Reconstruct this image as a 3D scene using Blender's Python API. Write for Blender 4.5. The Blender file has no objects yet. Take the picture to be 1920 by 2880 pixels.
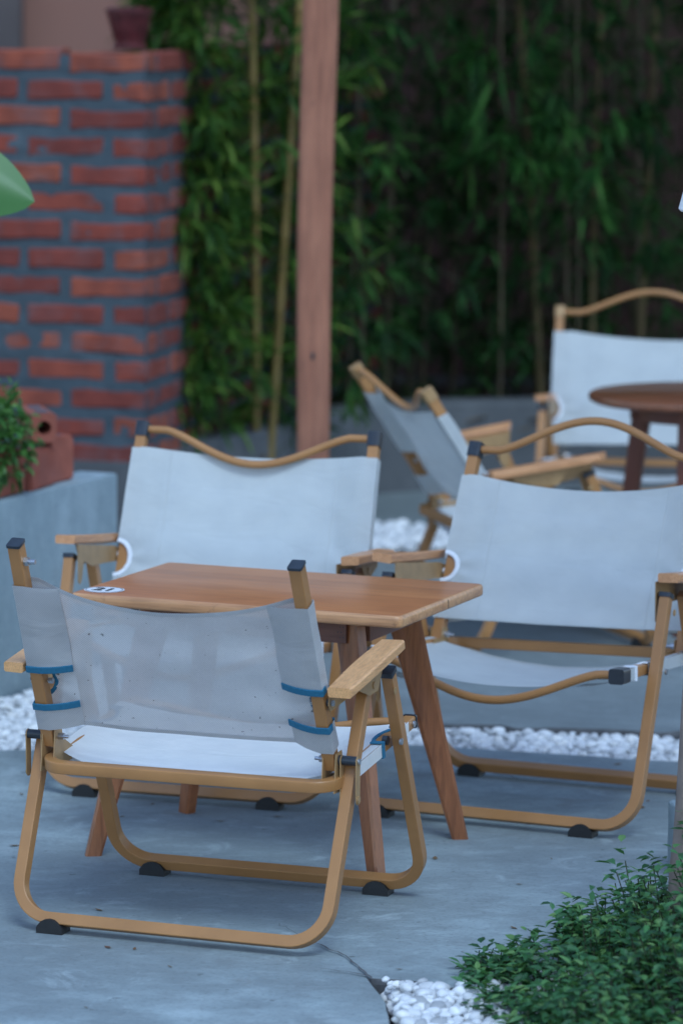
import bpy, bmesh, math, random
from mathutils import Vector, Matrix, noise

S = bpy.context.scene
COL = S.collection
R = math.radians

# ------------------------------------------------------------------ camera
CAM_H, PITCH, ROLL = 1.54407, 0.1377715, 0.00515682
cam_d = bpy.data.cameras.new('camera')
cam = bpy.data.objects.new('camera', cam_d)
COL.objects.link(cam)
_r = Vector((1, 0, 0)); _f = Vector((0, math.cos(PITCH), -math.sin(PITCH))); _u = Vector((0, math.sin(PITCH), math.cos(PITCH)))
_c, _s = math.cos(ROLL), math.sin(ROLL)
_r2 = _c * _r + _s * _u; _u2 = -_s * _r + _c * _u
cam.matrix_world = Matrix(((_r2.x, _u2.x, -_f.x, 0), (_r2.y, _u2.y, -_f.y, 0), (_r2.z, _u2.z, -_f.z, CAM_H), (0, 0, 0, 1)))
cam_d.sensor_fit = 'HORIZONTAL'; cam_d.sensor_width = 15.6; cam_d.lens = 90.0
cam_d.clip_start = 0.1; cam_d.clip_end = 500
cam_d.dof.use_dof = True; cam_d.dof.focus_distance = 6.45; cam_d.dof.aperture_fstop = 2.6
S.camera = cam

# ------------------------------------------------------------------ sky, sun, exposure
SUN_EL, SUN_AZ = R(58), R(165)
w = bpy.data.worlds.new('World'); S.world = w; w.use_nodes = True
wn = w.node_tree; wn.nodes.clear()
wo = wn.nodes.new('ShaderNodeOutputWorld'); wb = wn.nodes.new('ShaderNodeBackground')
sk = wn.nodes.new('ShaderNodeTexSky'); sk.sky_type = 'NISHITA'; sk.sun_disc = False
sk.sun_elevation = SUN_EL; sk.sun_rotation = SUN_AZ; sk.air_density = 1.0; sk.dust_density = 0.5; sk.ozone_density = 2.0
wb.inputs['Strength'].default_value = 0.15
wn.links.new(sk.outputs[0], wb.inputs[0]); wn.links.new(wb.outputs[0], wo.inputs[0])
sl = bpy.data.lights.new('sun', 'SUN'); sl.energy = 0.95; sl.angle = R(20); sl.color = (0.62, 0.84, 1.0)
so = bpy.data.objects.new('sun', sl); COL.objects.link(so)
_sd = Vector((math.sin(SUN_AZ) * math.cos(SUN_EL), math.cos(SUN_AZ) * math.cos(SUN_EL), math.sin(SUN_EL)))
so.rotation_euler = _sd.to_track_quat('Z', 'Y').to_euler()
so.location = (0, 0, 8)
S.view_settings.view_transform = 'Standard'; S.view_settings.look = 'None'
S.view_settings.gamma = 1.0; S.view_settings.use_curve_mapping = False
S.view_settings.exposure = 0.85
S.render.engine = 'CYCLES'

# ------------------------------------------------------------------ tagging / linking
def tag(o, label=None, cat=None, group=None, kind=None):
    if label: o['label'] = label
    if cat: o['category'] = cat
    if group: o['group'] = group
    if kind: o['kind'] = kind
    return o

def empty(name, loc=(0, 0, 0), rz=0, **k):
    o = bpy.data.objects.new(name, None); COL.objects.link(o)
    o.location = loc; o.rotation_euler = (0, 0, rz); o.empty_display_size = 0.05
    return tag(o, **k)

def mesh_obj(name, me, parent=None, loc=None, rot=None):
    o = bpy.data.objects.new(name, me); COL.objects.link(o)
    if parent: o.parent = parent
    if loc is not None: o.location = loc
    if rot is not None: o.rotation_euler = rot
    return o

class MB:
    """collects faces and links them as one mesh object"""
    def __init__(self): self.v = []; self.f = []; self.uv = {}
    def add(self, vs, fs):
        b = len(self.v); self.v += [tuple(p) for p in vs]
        self.f += [tuple(i + b for i in f) for f in fs]
        return b
    def mesh(self, name, mat, smooth=True, ang=38):
        me = bpy.data.meshes.new(name); me.from_pydata(self.v, [], self.f); me.update()
        if mat: me.materials.append(mat)
        if smooth:
            me.polygons.foreach_set('use_smooth', [True] * len(me.polygons))
            me.set_sharp_from_angle(angle=R(ang))
        return me
    def build(self, name, mat, parent=None, smooth=True, ang=38, loc=None, rot=None):
        return mesh_obj(name, self.mesh(name, mat, smooth, ang), parent, loc, rot)

# ------------------------------------------------------------------ geometry helpers
def rrect(a, b, r=0.004, n=3):
    """rounded rectangle profile, half sizes a, b"""
    out = []
    for cx, cy, a0 in ((a - r, b - r, 0), (-a + r, b - r, 90), (-a + r, -b + r, 180), (a - r, -b + r, 270)):
        for i in range(n):
            t = R(a0 + 90 * i / (n - 1)); out.append((cx + r * math.cos(t), cy + r * math.sin(t)))
    return out

def circ(r, n=12): return [(r * math.cos(2 * math.pi * i / n), r * math.sin(2 * math.pi * i / n)) for i in range(n)]

def fillet(P, r, n=7):
    P = [Vector(p) for p in P]; out = [P[0]]
    for i in range(1, len(P) - 1):
        a = (P[i - 1] - P[i]); b = (P[i + 1] - P[i]); la, lb = a.length, b.length
        a.normalize(); b.normalize()
        ang = a.angle(b); d = min(r / math.tan(ang / 2), la * .48, lb * .48); rr = d * math.tan(ang / 2)
        c = P[i] + (a + b).normalized() * (rr / math.sin(ang / 2))
        p0 = P[i] + a * d; p1 = P[i] + b * d; v0 = p0 - c; v1 = p1 - c; th = v0.angle(v1)
        for k in range(n + 1):
            t = k / n
            out.append(c + (v0 * math.sin((1 - t) * th) + v1 * math.sin(t * th)) / math.sin(th))
    out.append(P[-1]); return out

def sweep(mb, P, prof, N=None, cap=True, scale=None):
    P = [Vector(p) for p in P]; n = len(prof); vs = []
    up = Vector(N).normalized() if N is not None else None
    if up is None:
        t0 = (P[1] - P[0]).normalized(); up = Vector((0, 0, 1)) if abs(t0.z) < .9 else Vector((0, 1, 0))
    for i, p in enumerate(P):
        d0 = (P[i] - P[i - 1]).normalized() if i > 0 else None
        d1 = (P[i + 1] - P[i]).normalized() if i < len(P) - 1 else None
        T = d1 if d0 is None else d0 if d1 is None else (d0 + d1).normalized()
        side = T.cross(up).normalized(); u = side.cross(T).normalized()
        m = 1.0
        if d0 is not None and d1 is not None: m = 1 / max(.5, math.cos(d0.angle(d1, 0) / 2))
        sc = scale[i] if scale else 1
        for a, b in prof: vs.append(p + side * a * m * sc + u * b * sc)
    fs = []
    for i in range(len(P) - 1):
        for j in range(n):
            k = (j + 1) % n; fs.append((i * n + j, i * n + k, (i + 1) * n + k, (i + 1) * n + j))
    if cap:
        fs.append(tuple(range(n - 1, -1, -1))); fs.append(tuple(range((len(P) - 1) * n, len(P) * n)))
    mb.add(vs, fs); return mb

def box(mb, c, s, bev=0.0, rz=0, M=None, jit=0, rnd=random, cuts=0):
    bm = bmesh.new(); bmesh.ops.create_cube(bm, size=1)
    bmesh.ops.scale(bm, vec=s, verts=bm.verts)
    if cuts: bmesh.ops.subdivide_edges(bm, edges=bm.edges[:], cuts=cuts, use_grid_fill=True)
    if bev: bmesh.ops.bevel(bm, geom=[e for e in bm.edges if not cuts or e.calc_face_angle(0) > .5], offset=bev, segments=2, profile=.6, affect='EDGES')
    if jit:
        for v in bm.verts: v.co += Vector((rnd.uniform(-jit, jit), rnd.uniform(-jit, jit), rnd.uniform(-jit, jit)))
    X = M if M is not None else Matrix.Translation(c) @ Matrix.Rotation(rz, 4, 'Z')
    bm.verts.index_update()
    mb.add([X @ v.co for v in bm.verts], [[v.index for v in f.verts] for f in bm.faces]); bm.free(); return mb

def cyl(mb, p0, p1, r, n=12, r1=None):
    sweep(mb, [p0, p1], circ(r, n), scale=[1, (r1 if r1 is not None else r) / r]); return mb

def plate(mb, pts_yz, x, th):
    """sheet metal in a YZ plane"""
    n = len(pts_yz)
    vs = [(x - th / 2, y, z) for y, z in pts_yz] + [(x + th / 2, y, z) for y, z in pts_yz]
    fs = [tuple(range(n - 1, -1, -1)), tuple(range(n, 2 * n))] + [(i, (i + 1) % n, n + (i + 1) % n, n + i) for i in range(n)]
    mb.add(vs, fs); return mb

def lathe(mb, prof, n=24, c=(0, 0, 0), wob=None):
    vs = []; c = Vector(c)
    for r, z in prof:
        for j in range(n):
            a = 2 * math.pi * j / n; rr = r * (1 + (wob(a, z) if wob else 0))
            vs.append(c + Vector((rr * math.cos(a), rr * math.sin(a), z)))
    fs = [(i * n + j, i * n + (j + 1) % n, (i + 1) * n + (j + 1) % n, (i + 1) * n + j) for i in range(len(prof) - 1) for j in range(n)]
    fs.append(tuple(range(n - 1, -1, -1))); fs.append(tuple(range((len(prof) - 1) * n, len(prof) * n)))
    mb.add(vs, fs); return mb

# ------------------------------------------------------------------ materials
def newmat(name):
    m = bpy.data.materials.new(name); m.use_nodes = True; nt = m.node_tree
    return m, nt, nt.nodes['Principled BSDF'], nt.nodes['Material Output']

def N(nt, t, **k):
    n = nt.nodes.new('ShaderNode' + t)
    for a, b in k.items():
        if hasattr(n, a): setattr(n, a, b)
        else: n.inputs[a.replace('_', ' ')].default_value = b
    return n

def ramp(nt, fac, stops):
    r = nt.nodes.new('ShaderNodeValToRGB'); e = r.color_ramp.elements
    while len(e) < len(stops): e.new(.5)
    for el, (p, c) in zip(e, stops):
        el.position = p; el.color = (*c, 1) if len(c) == 3 else c
    nt.links.new(fac, r.inputs[0]); return r.outputs[0]

def coords(nt, scale=(1, 1, 1), kind='Object', rot=(0, 0, 0)):
    tc = nt.nodes.new('ShaderNodeTexCoord'); mp = nt.nodes.new('ShaderNodeMapping')
    mp.inputs['Scale'].default_value = scale; mp.inputs['Rotation'].default_value = rot
    nt.links.new(tc.outputs[kind], mp.inputs[0]); return mp.outputs[0]

def noise_t(nt, vec, sc, det=4, rough=.55, dist=0):
    n = N(nt, 'TexNoise', Scale=sc, Detail=det, Roughness=rough, Distortion=dist); nt.links.new(vec, n.inputs['Vector']); return n.outputs['Fac']

def mixc(nt, fac, a, b, mode='MIX'):
    m = nt.nodes.new('ShaderNodeMix'); m.data_type = 'RGBA'; m.blend_type = mode
    if isinstance(fac, (int, float)): m.inputs[0].default_value = fac
    else: nt.links.new(fac, m.inputs[0])
    for i, x in ((6, a), (7, b)):
        if isinstance(x, tuple): m.inputs[i].default_value = (*x, 1)
        else: nt.links.new(x, m.inputs[i])
    return m.outputs[2]

def bump(nt, bs, h, strength=.3, dist=.002):
    b = N(nt, 'Bump', Strength=strength, Distance=dist); nt.links.new(h, b.inputs['Height']); nt.links.new(b.outputs[0], bs.inputs['Normal'])

def mat_simple(name, col, rough=.5, metal=0, var=.25, sc=30, bmp=.1, spec=.5, col2=None, loc_kind='Object'):
    m, nt, bs, _ = newmat(name); v = coords(nt, kind=loc_kind)
    f = noise_t(nt, v, sc, 5)
    c2 = col2 or tuple(c * (1 - var) for c in col)
    c = ramp(nt, f, [(.3, c2), (.7, col)])
    nt.links.new(c, bs.inputs['Base Color']); bs.inputs['Roughness'].default_value = rough; bs.inputs['Metallic'].default_value = metal
    bs.inputs['Specular IOR Level'].default_value = spec
    f2 = noise_t(nt, v, sc * 4, 3)
    r = ramp(nt, f2, [(0, (rough * .8,) * 3), (1, (min(1, rough * 1.25),) * 3)]); nt.links.new(r, bs.inputs['Roughness'])
    if bmp: bump(nt, bs, f2, bmp, .001)
    return m

def mat_wood(name, dark, light, axis='X', rough=.35, sc=1.0, worn=None, coat=0, strip=None, kind='Object'):
    m, nt, bs, _ = newmat(name)
    st = {'X': (3, 40, 40), 'Y': (40, 3, 40), 'Z': (40, 40, 3)}[axis]
    v = coords(nt, tuple(s * sc for s in st), kind=kind)
    f = noise_t(nt, v, 1.0, 6, .6, .4)
    c = ramp(nt, f, [(.25, dark), (.5, tuple((a + b) / 2 for a, b in zip(dark, light))), (.75, light)])
    fine = noise_t(nt, coords(nt, tuple(s * sc * 6 for s in st), kind=kind), 1.0, 3)
    c = mixc(nt, ramp(nt, fine, [(.35, (.5,) * 3), (.6, (0,) * 3)]), c, tuple(x * .55 for x in dark))
    big = noise_t(nt, coords(nt, kind=kind), 5, 3)
    c = mixc(nt, ramp(nt, big, [(.4, (0,) * 3), (.75, (.35,) * 3)]), c, tuple(min(1, x * 1.25) for x in light))
    if strip:
        vs = coords(nt, kind=kind); sx = nt.nodes.new('ShaderNodeSeparateXYZ'); nt.links.new(vs, sx.inputs[0])
        mt = N(nt, 'Math', operation='MULTIPLY'); nt.links.new(sx.outputs['Y'], mt.inputs[0]); mt.inputs[1].default_value = 1 / strip
        fl = N(nt, 'Math', operation='FLOOR'); nt.links.new(mt.outputs[0], fl.inputs[0])
        wn_ = N(nt, 'TexWhiteNoise', noise_dimensions='1D'); nt.links.new(fl.outputs[0], wn_.inputs['W'])
        c = mixc(nt, .25, c, ramp(nt, wn_.outputs['Value'], [(0, tuple(x * .8 for x in dark)), (1, tuple(x * 1.15 for x in light))]))
    if worn:
        wf = noise_t(nt, coords(nt, kind=kind), 28, 6, .7)
        c = mixc(nt, ramp(nt, wf, [(.63, (0,) * 3), (.72, (.8,) * 3)]), c, worn)
    nt.links.new(c, bs.inputs['Base Color']); bs.inputs['Roughness'].default_value = rough
    rr = ramp(nt, fine, [(0, (rough * .8,) * 3), (1, (rough * 1.3,) * 3)]); nt.links.new(rr, bs.inputs['Roughness'])
    bs.inputs['Coat Weight'].default_value = coat; bs.inputs['Coat Roughness'].default_value = .18
    bump(nt, bs, fine, .15, .0006); return m

def mat_concrete(name, a, b, c_, sc=1.0, rough=.75, streak=(1, 2.5, 1), kind='Object', crack=True, bright=None):
    m, nt, bs, _ = newmat(name)
    v = coords(nt, tuple(s * sc for s in streak), kind=kind); v1 = coords(nt, kind=kind)
    f1 = noise_t(nt, v, 2.2, 7, .62, .6); f2 = noise_t(nt, v, 11, 6, .65, .3); f3 = noise_t(nt, v1, 120 * sc, 3)
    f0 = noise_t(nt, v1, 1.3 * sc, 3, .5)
    c = ramp(nt, f1, [(.3, a), (.52, b), (.72, c_)])
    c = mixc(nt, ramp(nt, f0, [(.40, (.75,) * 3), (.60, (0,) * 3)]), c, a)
    c = mixc(nt, ramp(nt, f2, [(.35, (.7,) * 3), (.62, (0,) * 3)]), c, a)
    c = mixc(nt, ramp(nt, f3, [(.3, (.35,) * 3), (.5, (0,) * 3)]), c, tuple(x * .6 for x in a))
    sp = noise_t(nt, v1, 34 * sc, 2)
    c = mixc(nt, ramp(nt, sp, [(.70, (0,) * 3), (.76, (.7,) * 3)]), c, tuple(x * .35 for x in a))
    if bright:
        fb = noise_t(nt, v, 5.5, 8, .7, 1.2)
        c = mixc(nt, ramp(nt, fb, [(.58, (0,) * 3), (.75, (.6,) * 3)]), c, bright)
    sc1 = noise_t(nt, coords(nt, (16 * sc, 30 * sc, 20), kind=kind, rot=(0, 0, .5)), 1.0, 5, .7, .4)
    c = mixc(nt, ramp(nt, sc1, [(.5, (0,) * 3), (.72, (.22,) * 3)]), c, tuple(min(1, x * 1.2) for x in c_))
    st = noise_t(nt, v, 3.1, 6, .7, .8)
    c = mixc(nt, ramp(nt, st, [(.64, (0,) * 3), (.74, (.35,) * 3)]), c, (.17, .13, .10))
    h = f3
    nt.links.new(c, bs.inputs['Base Color'])
    rr = ramp(nt, f2, [(.2, (rough * .75,) * 3), (.8, (min(1, rough * 1.15),) * 3)]); nt.links.new(rr, bs.inputs['Roughness'])
    b1 = N(nt, 'Bump', Strength=.25, Distance=.0015); nt.links.new(h, b1.inputs['Height'])
    b2 = N(nt, 'Bump', Strength=.35, Distance=.006); nt.links.new(f2, b2.inputs['Height']); nt.links.new(b1.outputs[0], b2.inputs['Normal'])
    nt.links.new(b2.outputs[0], bs.inputs['Normal']); return m

def mat_leaf(name, cols, rough=.4, trans=.3, spec=.5):
    m, nt, bs, out = newmat(name)
    g = nt.nodes.new('ShaderNodeNewGeometry')
    c = ramp(nt, g.outputs['Random Per Island'], [(i / (len(cols) - 1), c) for i, c in enumerate(cols)])
    f = noise_t(nt, coords(nt), 9, 3)
    c = mixc(nt, ramp(nt, f, [(.35, (.5,) * 3), (.65, (0,) * 3)]), c, cols[0])
    nt.links.new(c, bs.inputs['Base Color']); bs.inputs['Roughness'].default_value = rough; bs.inputs['Specular IOR Level'].default_value = spec
    tr = nt.nodes.new('ShaderNodeBsdfTranslucent'); nt.links.new(mixc(nt, .5, c, (.12, .25, .03)), tr.inputs[0])
    mx = nt.nodes.new('ShaderNodeMixShader'); mx.inputs[0].default_value = trans
    nt.links.new(bs.outputs[0], mx.inputs[1]); nt.links.new(tr.outputs[0], mx.inputs[2]); nt.links.new(mx.outputs[0], out.inputs[0]); return m

def mat_fabric(name, col, shade, see=.12, specks=0, period=.0035, wcon=.5, hcon=1.0, stain=(.42, .38, .33)):
    """woven mesh cloth: opaque threads, small holes one can see through"""
    m, nt, bs, out = newmat(name)
    uv = coords(nt, kind='UV')
    f = noise_t(nt, uv, 14, 4)
    c = ramp(nt, f, [(.3, shade), (.7, col)])
    st = noise_t(nt, uv, 4.5, 5, .6)
    c = mixc(nt, ramp(nt, st, [(.5, (0,) * 3), (.8, (.45 * (1 if specks else .35),) * 3)]), c, stain)
    sx = nt.nodes.new('ShaderNodeSeparateXYZ'); nt.links.new(uv, sx.inputs[0])
    def sine(o, ph=0):
        a = N(nt, 'Math', operation='MULTIPLY'); nt.links.new(o, a.inputs[0]); a.inputs[1].default_value = 2 * math.pi / period
        s = N(nt, 'Math', operation='SINE'); nt.links.new(a.outputs[0], s.inputs[0]); return s.outputs[0]
    mu = N(nt, 'Math', operation='MULTIPLY'); nt.links.new(sine(sx.outputs[0]), mu.inputs[0]); nt.links.new(sine(sx.outputs[1]), mu.inputs[1])
    wv = N(nt, 'MapRange', From_Min=-1.0, From_Max=1.0); nt.links.new(mu.outputs[0], wv.inputs[0])
    dk = ramp(nt, wv.outputs[0], [(0, (wcon,) * 3), (.45, (0,) * 3)])
    c = mixc(nt, dk, c, tuple(x * .45 for x in shade))
    if specks:
        for sc, lo in ((38, .725), (90, .72), (150, .725)):
            s1 = noise_t(nt, uv, sc, 2, .5); c = mixc(nt, ramp(nt, s1, [(lo, (0,) * 3), (lo + .03, (.8,) * 3)]), c, (.06, .055, .05))
    nt.links.new(c, bs.inputs['Base Color']); bs.inputs['Roughness'].default_value = .8; bs.inputs['Specular IOR Level'].default_value = .25
    bs.inputs['Sheen Weight'].default_value = .15
    tr = nt.nodes.new('ShaderNodeBsdfTranslucent'); nt.links.new(c, tr.inputs[0])
    m1 = nt.nodes.new('ShaderNodeMixShader'); m1.inputs[0].default_value = .22
    nt.links.new(bs.outputs[0], m1.inputs[1]); nt.links.new(tr.outputs[0], m1.inputs[2])
    tp = nt.nodes.new('ShaderNodeBsdfTransparent'); m2 = nt.nodes.new('ShaderNodeMixShader')
    hl = ramp(nt, wv.outputs[0], [(.0, (min(1, see * 2.2 * hcon),) * 3), (.5, (see * .5,) * 3), (1, (see * .3,) * 3)])
    nt.links.new(hl, m2.inputs[0])
    nt.links.new(m1.outputs[0], m2.inputs[1]); nt.links.new(tp.outputs[0], m2.inputs[2])
    b1 = N(nt, 'Bump', Strength=.4, Distance=.0006); nt.links.new(wv.outputs[0], b1.inputs['Height'])
    wr = noise_t(nt, coords(nt, (1, 2.2, 1), 'UV'), 7, 3, .5, .8)
    b2 = N(nt, 'Bump', Strength=(.2 if specks else .4), Distance=.012); nt.links.new(wr, b2.inputs['Height']); nt.links.new(b1.outputs[0], b2.inputs['Normal'])
    nt.links.new(b2.outputs[0], bs.inputs['Normal'])
    nt.links.new(m2.outputs[0], out.inputs[0]); return m

M = {}
M['gold'] = mat_simple('gold_painted_aluminium', (.425, .20, .070), .36, .0, .22, 9, .04, .5, col2=(.34, .158, .054))
M['gold_worn'] = mat_simple('bracket_metal', (.42, .25, .11), .42, .1, .25, 40, .1, .5)
M['black'] = mat_simple('black_plastic', (.028, .036, .048), .32, 0, .4, 60, .1)
M['rubber'] = mat_simple('black_rubber', (.014, .015, .017), .6, 0, .4, 60, .2)
M['steel'] = mat_simple('zinc_bolt', (.55, .56, .58), .28, .9, .2, 80, .05)
M['arm'] = mat_wood('armrest_beech', (.50, .21, .085), (.72, .36, .165), 'Y', .42, 1.7, worn=(.3, .13, .07), coat=.15)
M['arm_pale'] = mat_wood('armrest_beech_worn', (.60, .29, .11), (.80, .43, .185), 'Y', .42, 1.7, worn=(.15, .08, .05), coat=.2)
M['table'] = mat_wood('oiled_tabletop', (.40, .125, .042), (.67, .265, .095), 'X', .36, .8, coat=.12, strip=.055)
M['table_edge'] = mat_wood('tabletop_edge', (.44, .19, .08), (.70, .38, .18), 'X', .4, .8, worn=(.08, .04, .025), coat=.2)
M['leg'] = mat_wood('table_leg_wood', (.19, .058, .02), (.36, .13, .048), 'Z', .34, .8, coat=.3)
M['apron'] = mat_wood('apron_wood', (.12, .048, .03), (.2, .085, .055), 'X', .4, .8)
M['round'] = mat_wood('dark_round_table', (.15, .048, .022), (.28, .10, .045), 'X', .3, .6, coat=.4)
M['round_leg'] = mat_wood('dark_leg_wood', (.09, .026, .015), (.17, .052, .028), 'Z', .4, .6)
M['post'] = mat_wood('post_wood', (.26, .09, .05), (.40, .17, .10), 'Z', .65, .55, worn=(.10, .05, .04))
M['fab0'] = mat_fabric('mesh_cloth_grey', (.70, .68, .675), (.62, .60, .60), .16, 1, .0036, .55, 1.0)
M['fab0s'] = mat_fabric('mesh_cloth_double', (.56, .56, .57), (.50, .50, .51), .02, 0, .0036, .75, .6)
M['fabseat'] = mat_fabric('mesh_cloth_seat', (.84, .84, .83), (.76, .77, .77), .04, 0, .0036, .3, .6)
M['fab'] = mat_fabric('white_cloth', (.61, .64, .635), (.55, .58, .585), .02, 0, .0030, .28, .4, stain=(.44, .44, .44))
M['trim_blue'] = mat_simple('blue_tape', (.03, .16, .27), .7, 0, .2, 200, .2, .2)
M['trim_white'] = mat_simple('white_tape', (.8, .82, .86), .7, 0, .1, 200, .1, .2)
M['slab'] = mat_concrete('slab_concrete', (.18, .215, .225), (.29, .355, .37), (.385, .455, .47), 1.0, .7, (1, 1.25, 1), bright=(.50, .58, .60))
M['slab_far'] = mat_concrete('far_concrete', (.14, .165, .17), (.21, .245, .25), (.28, .32, .32), 1.0, .8, (1, 1.5, 1))
M['planter'] = mat_concrete('planter_concrete', (.21, .275, .30), (.30, .375, .405), (.37, .44, .47), 1.6, .85, (1, 1, .5), bright=(.42, .47, .49))
M['curb'] = mat_concrete('curb_concrete', (.08, .085, .09), (.12, .125, .13), (.15, .16, .165), 1.6, .9, (1, 1, .5))
M['edge'] = mat_simple('slab_broken_edge', (.13, .13, .135), .9, 0, .5, 40, .6)
M['soil'] = mat_simple('soil', (.05, .04, .032), .95, 0, .6, 25, .8)
M['mortar'] = mat_concrete('mortar', (.045, .066, .082), (.072, .098, .118), (.10, .132, .152), 3.0, .9, (1, 1, 1))
M['pot'] = mat_simple('dark_red_glaze', (.10, .009, .013), .5, 0, .5, 30, .4)
M['shade'] = mat_simple('white_shade', (.8, .82, .85), .6, 0, .1, 20, .05)
M['gravel'] = None
M['plaster'] = mat_simple('pink_plaster', (.34, .17, .13), .9, 0, .12, 2.0, .15)
M['downpipe'] = mat_simple('grey_trim', (.12, .10, .10), .8, 0, .2, 6, .1)
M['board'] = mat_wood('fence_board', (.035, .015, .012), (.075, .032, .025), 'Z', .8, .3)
M['culm'] = mat_simple('bamboo_culm', (.27, .175, .055), .5, 0, .3, 7, .05, .3, col2=(.13, .10, .03))
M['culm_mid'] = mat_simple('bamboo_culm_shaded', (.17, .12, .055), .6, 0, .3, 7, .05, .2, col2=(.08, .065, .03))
M['culm_dark'] = mat_simple('bamboo_culm_deep_shade', (.11, .08, .04), .5, 0, .4, 7, .05, col2=(.05, .04, .02))  # culm colour darkened to carry the shade on stalks deep in the bed
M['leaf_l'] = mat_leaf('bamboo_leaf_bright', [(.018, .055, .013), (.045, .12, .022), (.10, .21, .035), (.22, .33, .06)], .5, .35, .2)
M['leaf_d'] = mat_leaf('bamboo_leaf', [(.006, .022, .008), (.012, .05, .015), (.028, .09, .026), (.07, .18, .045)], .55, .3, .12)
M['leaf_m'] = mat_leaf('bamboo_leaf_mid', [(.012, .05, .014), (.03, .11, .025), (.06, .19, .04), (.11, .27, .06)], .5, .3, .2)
M['leaf_s'] = mat_leaf('shrub_leaf', [(.02, .075, .03), (.045, .15, .055), (.08, .24, .085), (.20, .36, .11)], .4, .3, .4)
M['leaf_p'] = mat_leaf('planter_leaf', [(.03, .10, .02), (.05, .17, .035), (.09, .24, .05), (.14, .27, .06)], .45, .3)
M['leaf_b'] = mat_leaf('broad_leaf', [(.04, .16, .03), (.06, .2, .04)], .35, .35)
M['litter'] = mat_leaf('dry_leaf', [(.10, .06, .03), (.2, .12, .06), (.16, .07, .045)], .8, .1)
M['twig'] = mat_simple('twig', (.045, .055, .025), .8, 0, .4, 30, .3)
M['bark'] = mat_simple('bark', (.32, .25, .215), .9, 0, .5, 14, .9, col2=(.18, .14, .12))
M['white_print'] = mat_simple('sticker_white', (.8, .82, .84), .35, 0, .03, 20, .0)
M['black_print'] = mat_simple('sticker_black', (.015, .015, .015), .4, 0, .1, 20, .0)

def mat_brick(name, a, b, c_, stain=.5):
    m, nt, bs, _ = newmat(name)
    oi = nt.nodes.new('ShaderNodeObjectInfo')
    v = coords(nt); add = N(nt, 'VectorMath', operation='ADD'); nt.links.new(v, add.inputs[0])
    cm = N(nt, 'VectorMath', operation='SCALE'); cv = nt.nodes.new('ShaderNodeCombineXYZ'); nt.links.new(oi.outputs['Random'], cv.inputs[0]); nt.links.new(oi.outputs['Random'], cv.inputs[1])
    nt.links.new(cv.outputs[0], cm.inputs[0]); cm.inputs['Scale'].default_value = 40; nt.links.new(cm.outputs[0], add.inputs[1])
    vv = add.outputs[0]
    c = ramp(nt, oi.outputs['Random'], [(0, a), (.5, b), (1, c_)])
    f = noise_t(nt, vv, 14, 5); c = mixc(nt, ramp(nt, f, [(.35, (.6,) * 3), (.65, (0,) * 3)]), c, tuple(x * .6 for x in a))
    f2 = noise_t(nt, vv, 9, 6, .65, .5)
    c = mixc(nt, ramp(nt, f2, [(.5, (0,) * 3), (.72, (stain,) * 3)]), c, (.12, .12, .13))
    nt.links.new(c, bs.inputs['Base Color']); bs.inputs['Roughness'].default_value = .88
    bump(nt, bs, noise_t(nt, vv, 90, 4), .5, .003); return m
M['brick'] = mat_brick('red_brick', (.19, .038, .028), (.275, .052, .032), (.34, .085, .045))
M['brick2'] = mat_brick('orange_clay_brick', (.30, .075, .045), (.34, .09, .055), (.38, .11, .07), .2)

def mat_gravel():
    m, nt, bs, _ = newmat('white_pebbles'); g = nt.nodes.new('ShaderNodeNewGeometry')
    c = ramp(nt, g.outputs['Random Per Island'], [(0, (.34, .35, .36)), (.15, (.6, .61, .62)), (.8, (.80, .81, .82)), (1, (.84, .82, .78))])
    f = noise_t(nt, coords(nt), 60, 3); c = mixc(nt, ramp(nt, f, [(.35, (.35,) * 3), (.6, (0,) * 3)]), c, (.3, .3, .3))
    nt.links.new(c, bs.inputs['Base Color']); bs.inputs['Roughness'].default_value = .6; return m
M['gravel'] = mat_gravel()

# ================================================================== SETTING
def sheet(name, pts, z, mat, thick=None, edge=None, sub=0, kind='structure', jit=0, seed=1):
    """a slab from an outline: jittered rim, bevelled top edge, real thickness"""
    rnd = random.Random(seed); P = []
    n = len(pts)
    for i in range(n):
        a = Vector(pts[i]); b = Vector(pts[(i + 1) % n]); k = max(1, int((b - a).length / .04)) if sub else 1
        for j in range(k):
            p = a.lerp(b, j / k)
            if jit and j: p += Vector((noise.noise(Vector((p.x * 9, p.y * 9, seed))) * jit, noise.noise(Vector((p.x * 9, p.y * 9, seed + 7))) * jit))
            P.append(p)
    mb = MB(); N_ = len(P); cen = sum(P, Vector((0, 0))) / N_
    if thick:
        ins = .004; T = []
        for i, p in enumerate(P):
            t = (P[(i + 1) % N_] - P[i - 1]).normalized(); nrm = Vector((t.y, -t.x))
            T.append(p - nrm * ins if nrm.dot(p - cen) > 0 else p + nrm * ins if False else p - nrm * ins)
        vs = [(p.x, p.y, z) for p in T] + [(p.x, p.y, z - .009) for p in P] + [(p.x, p.y, z - thick) for p in P]
        fs = [tuple(range(N_))]
        for r_ in (0, 1):
            fs += [(r_ * N_ + i, (r_ + 1) * N_ + i, (r_ + 1) * N_ + (i + 1) % N_, r_ * N_ + (i + 1) % N_) for i in range(N_)]
    else:
        vs = [(p.x, p.y, z) for p in P]; fs = [tuple(range(N_))]
    mb.add(vs, fs)
    o = mb.build(name, mat, smooth=False); tag(o, kind=kind)
    if edge:
        o.data.materials.append(edge)
        for p in o.data.polygons:
            if p.index > 0: p.material_index = 1
    return o

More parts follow.
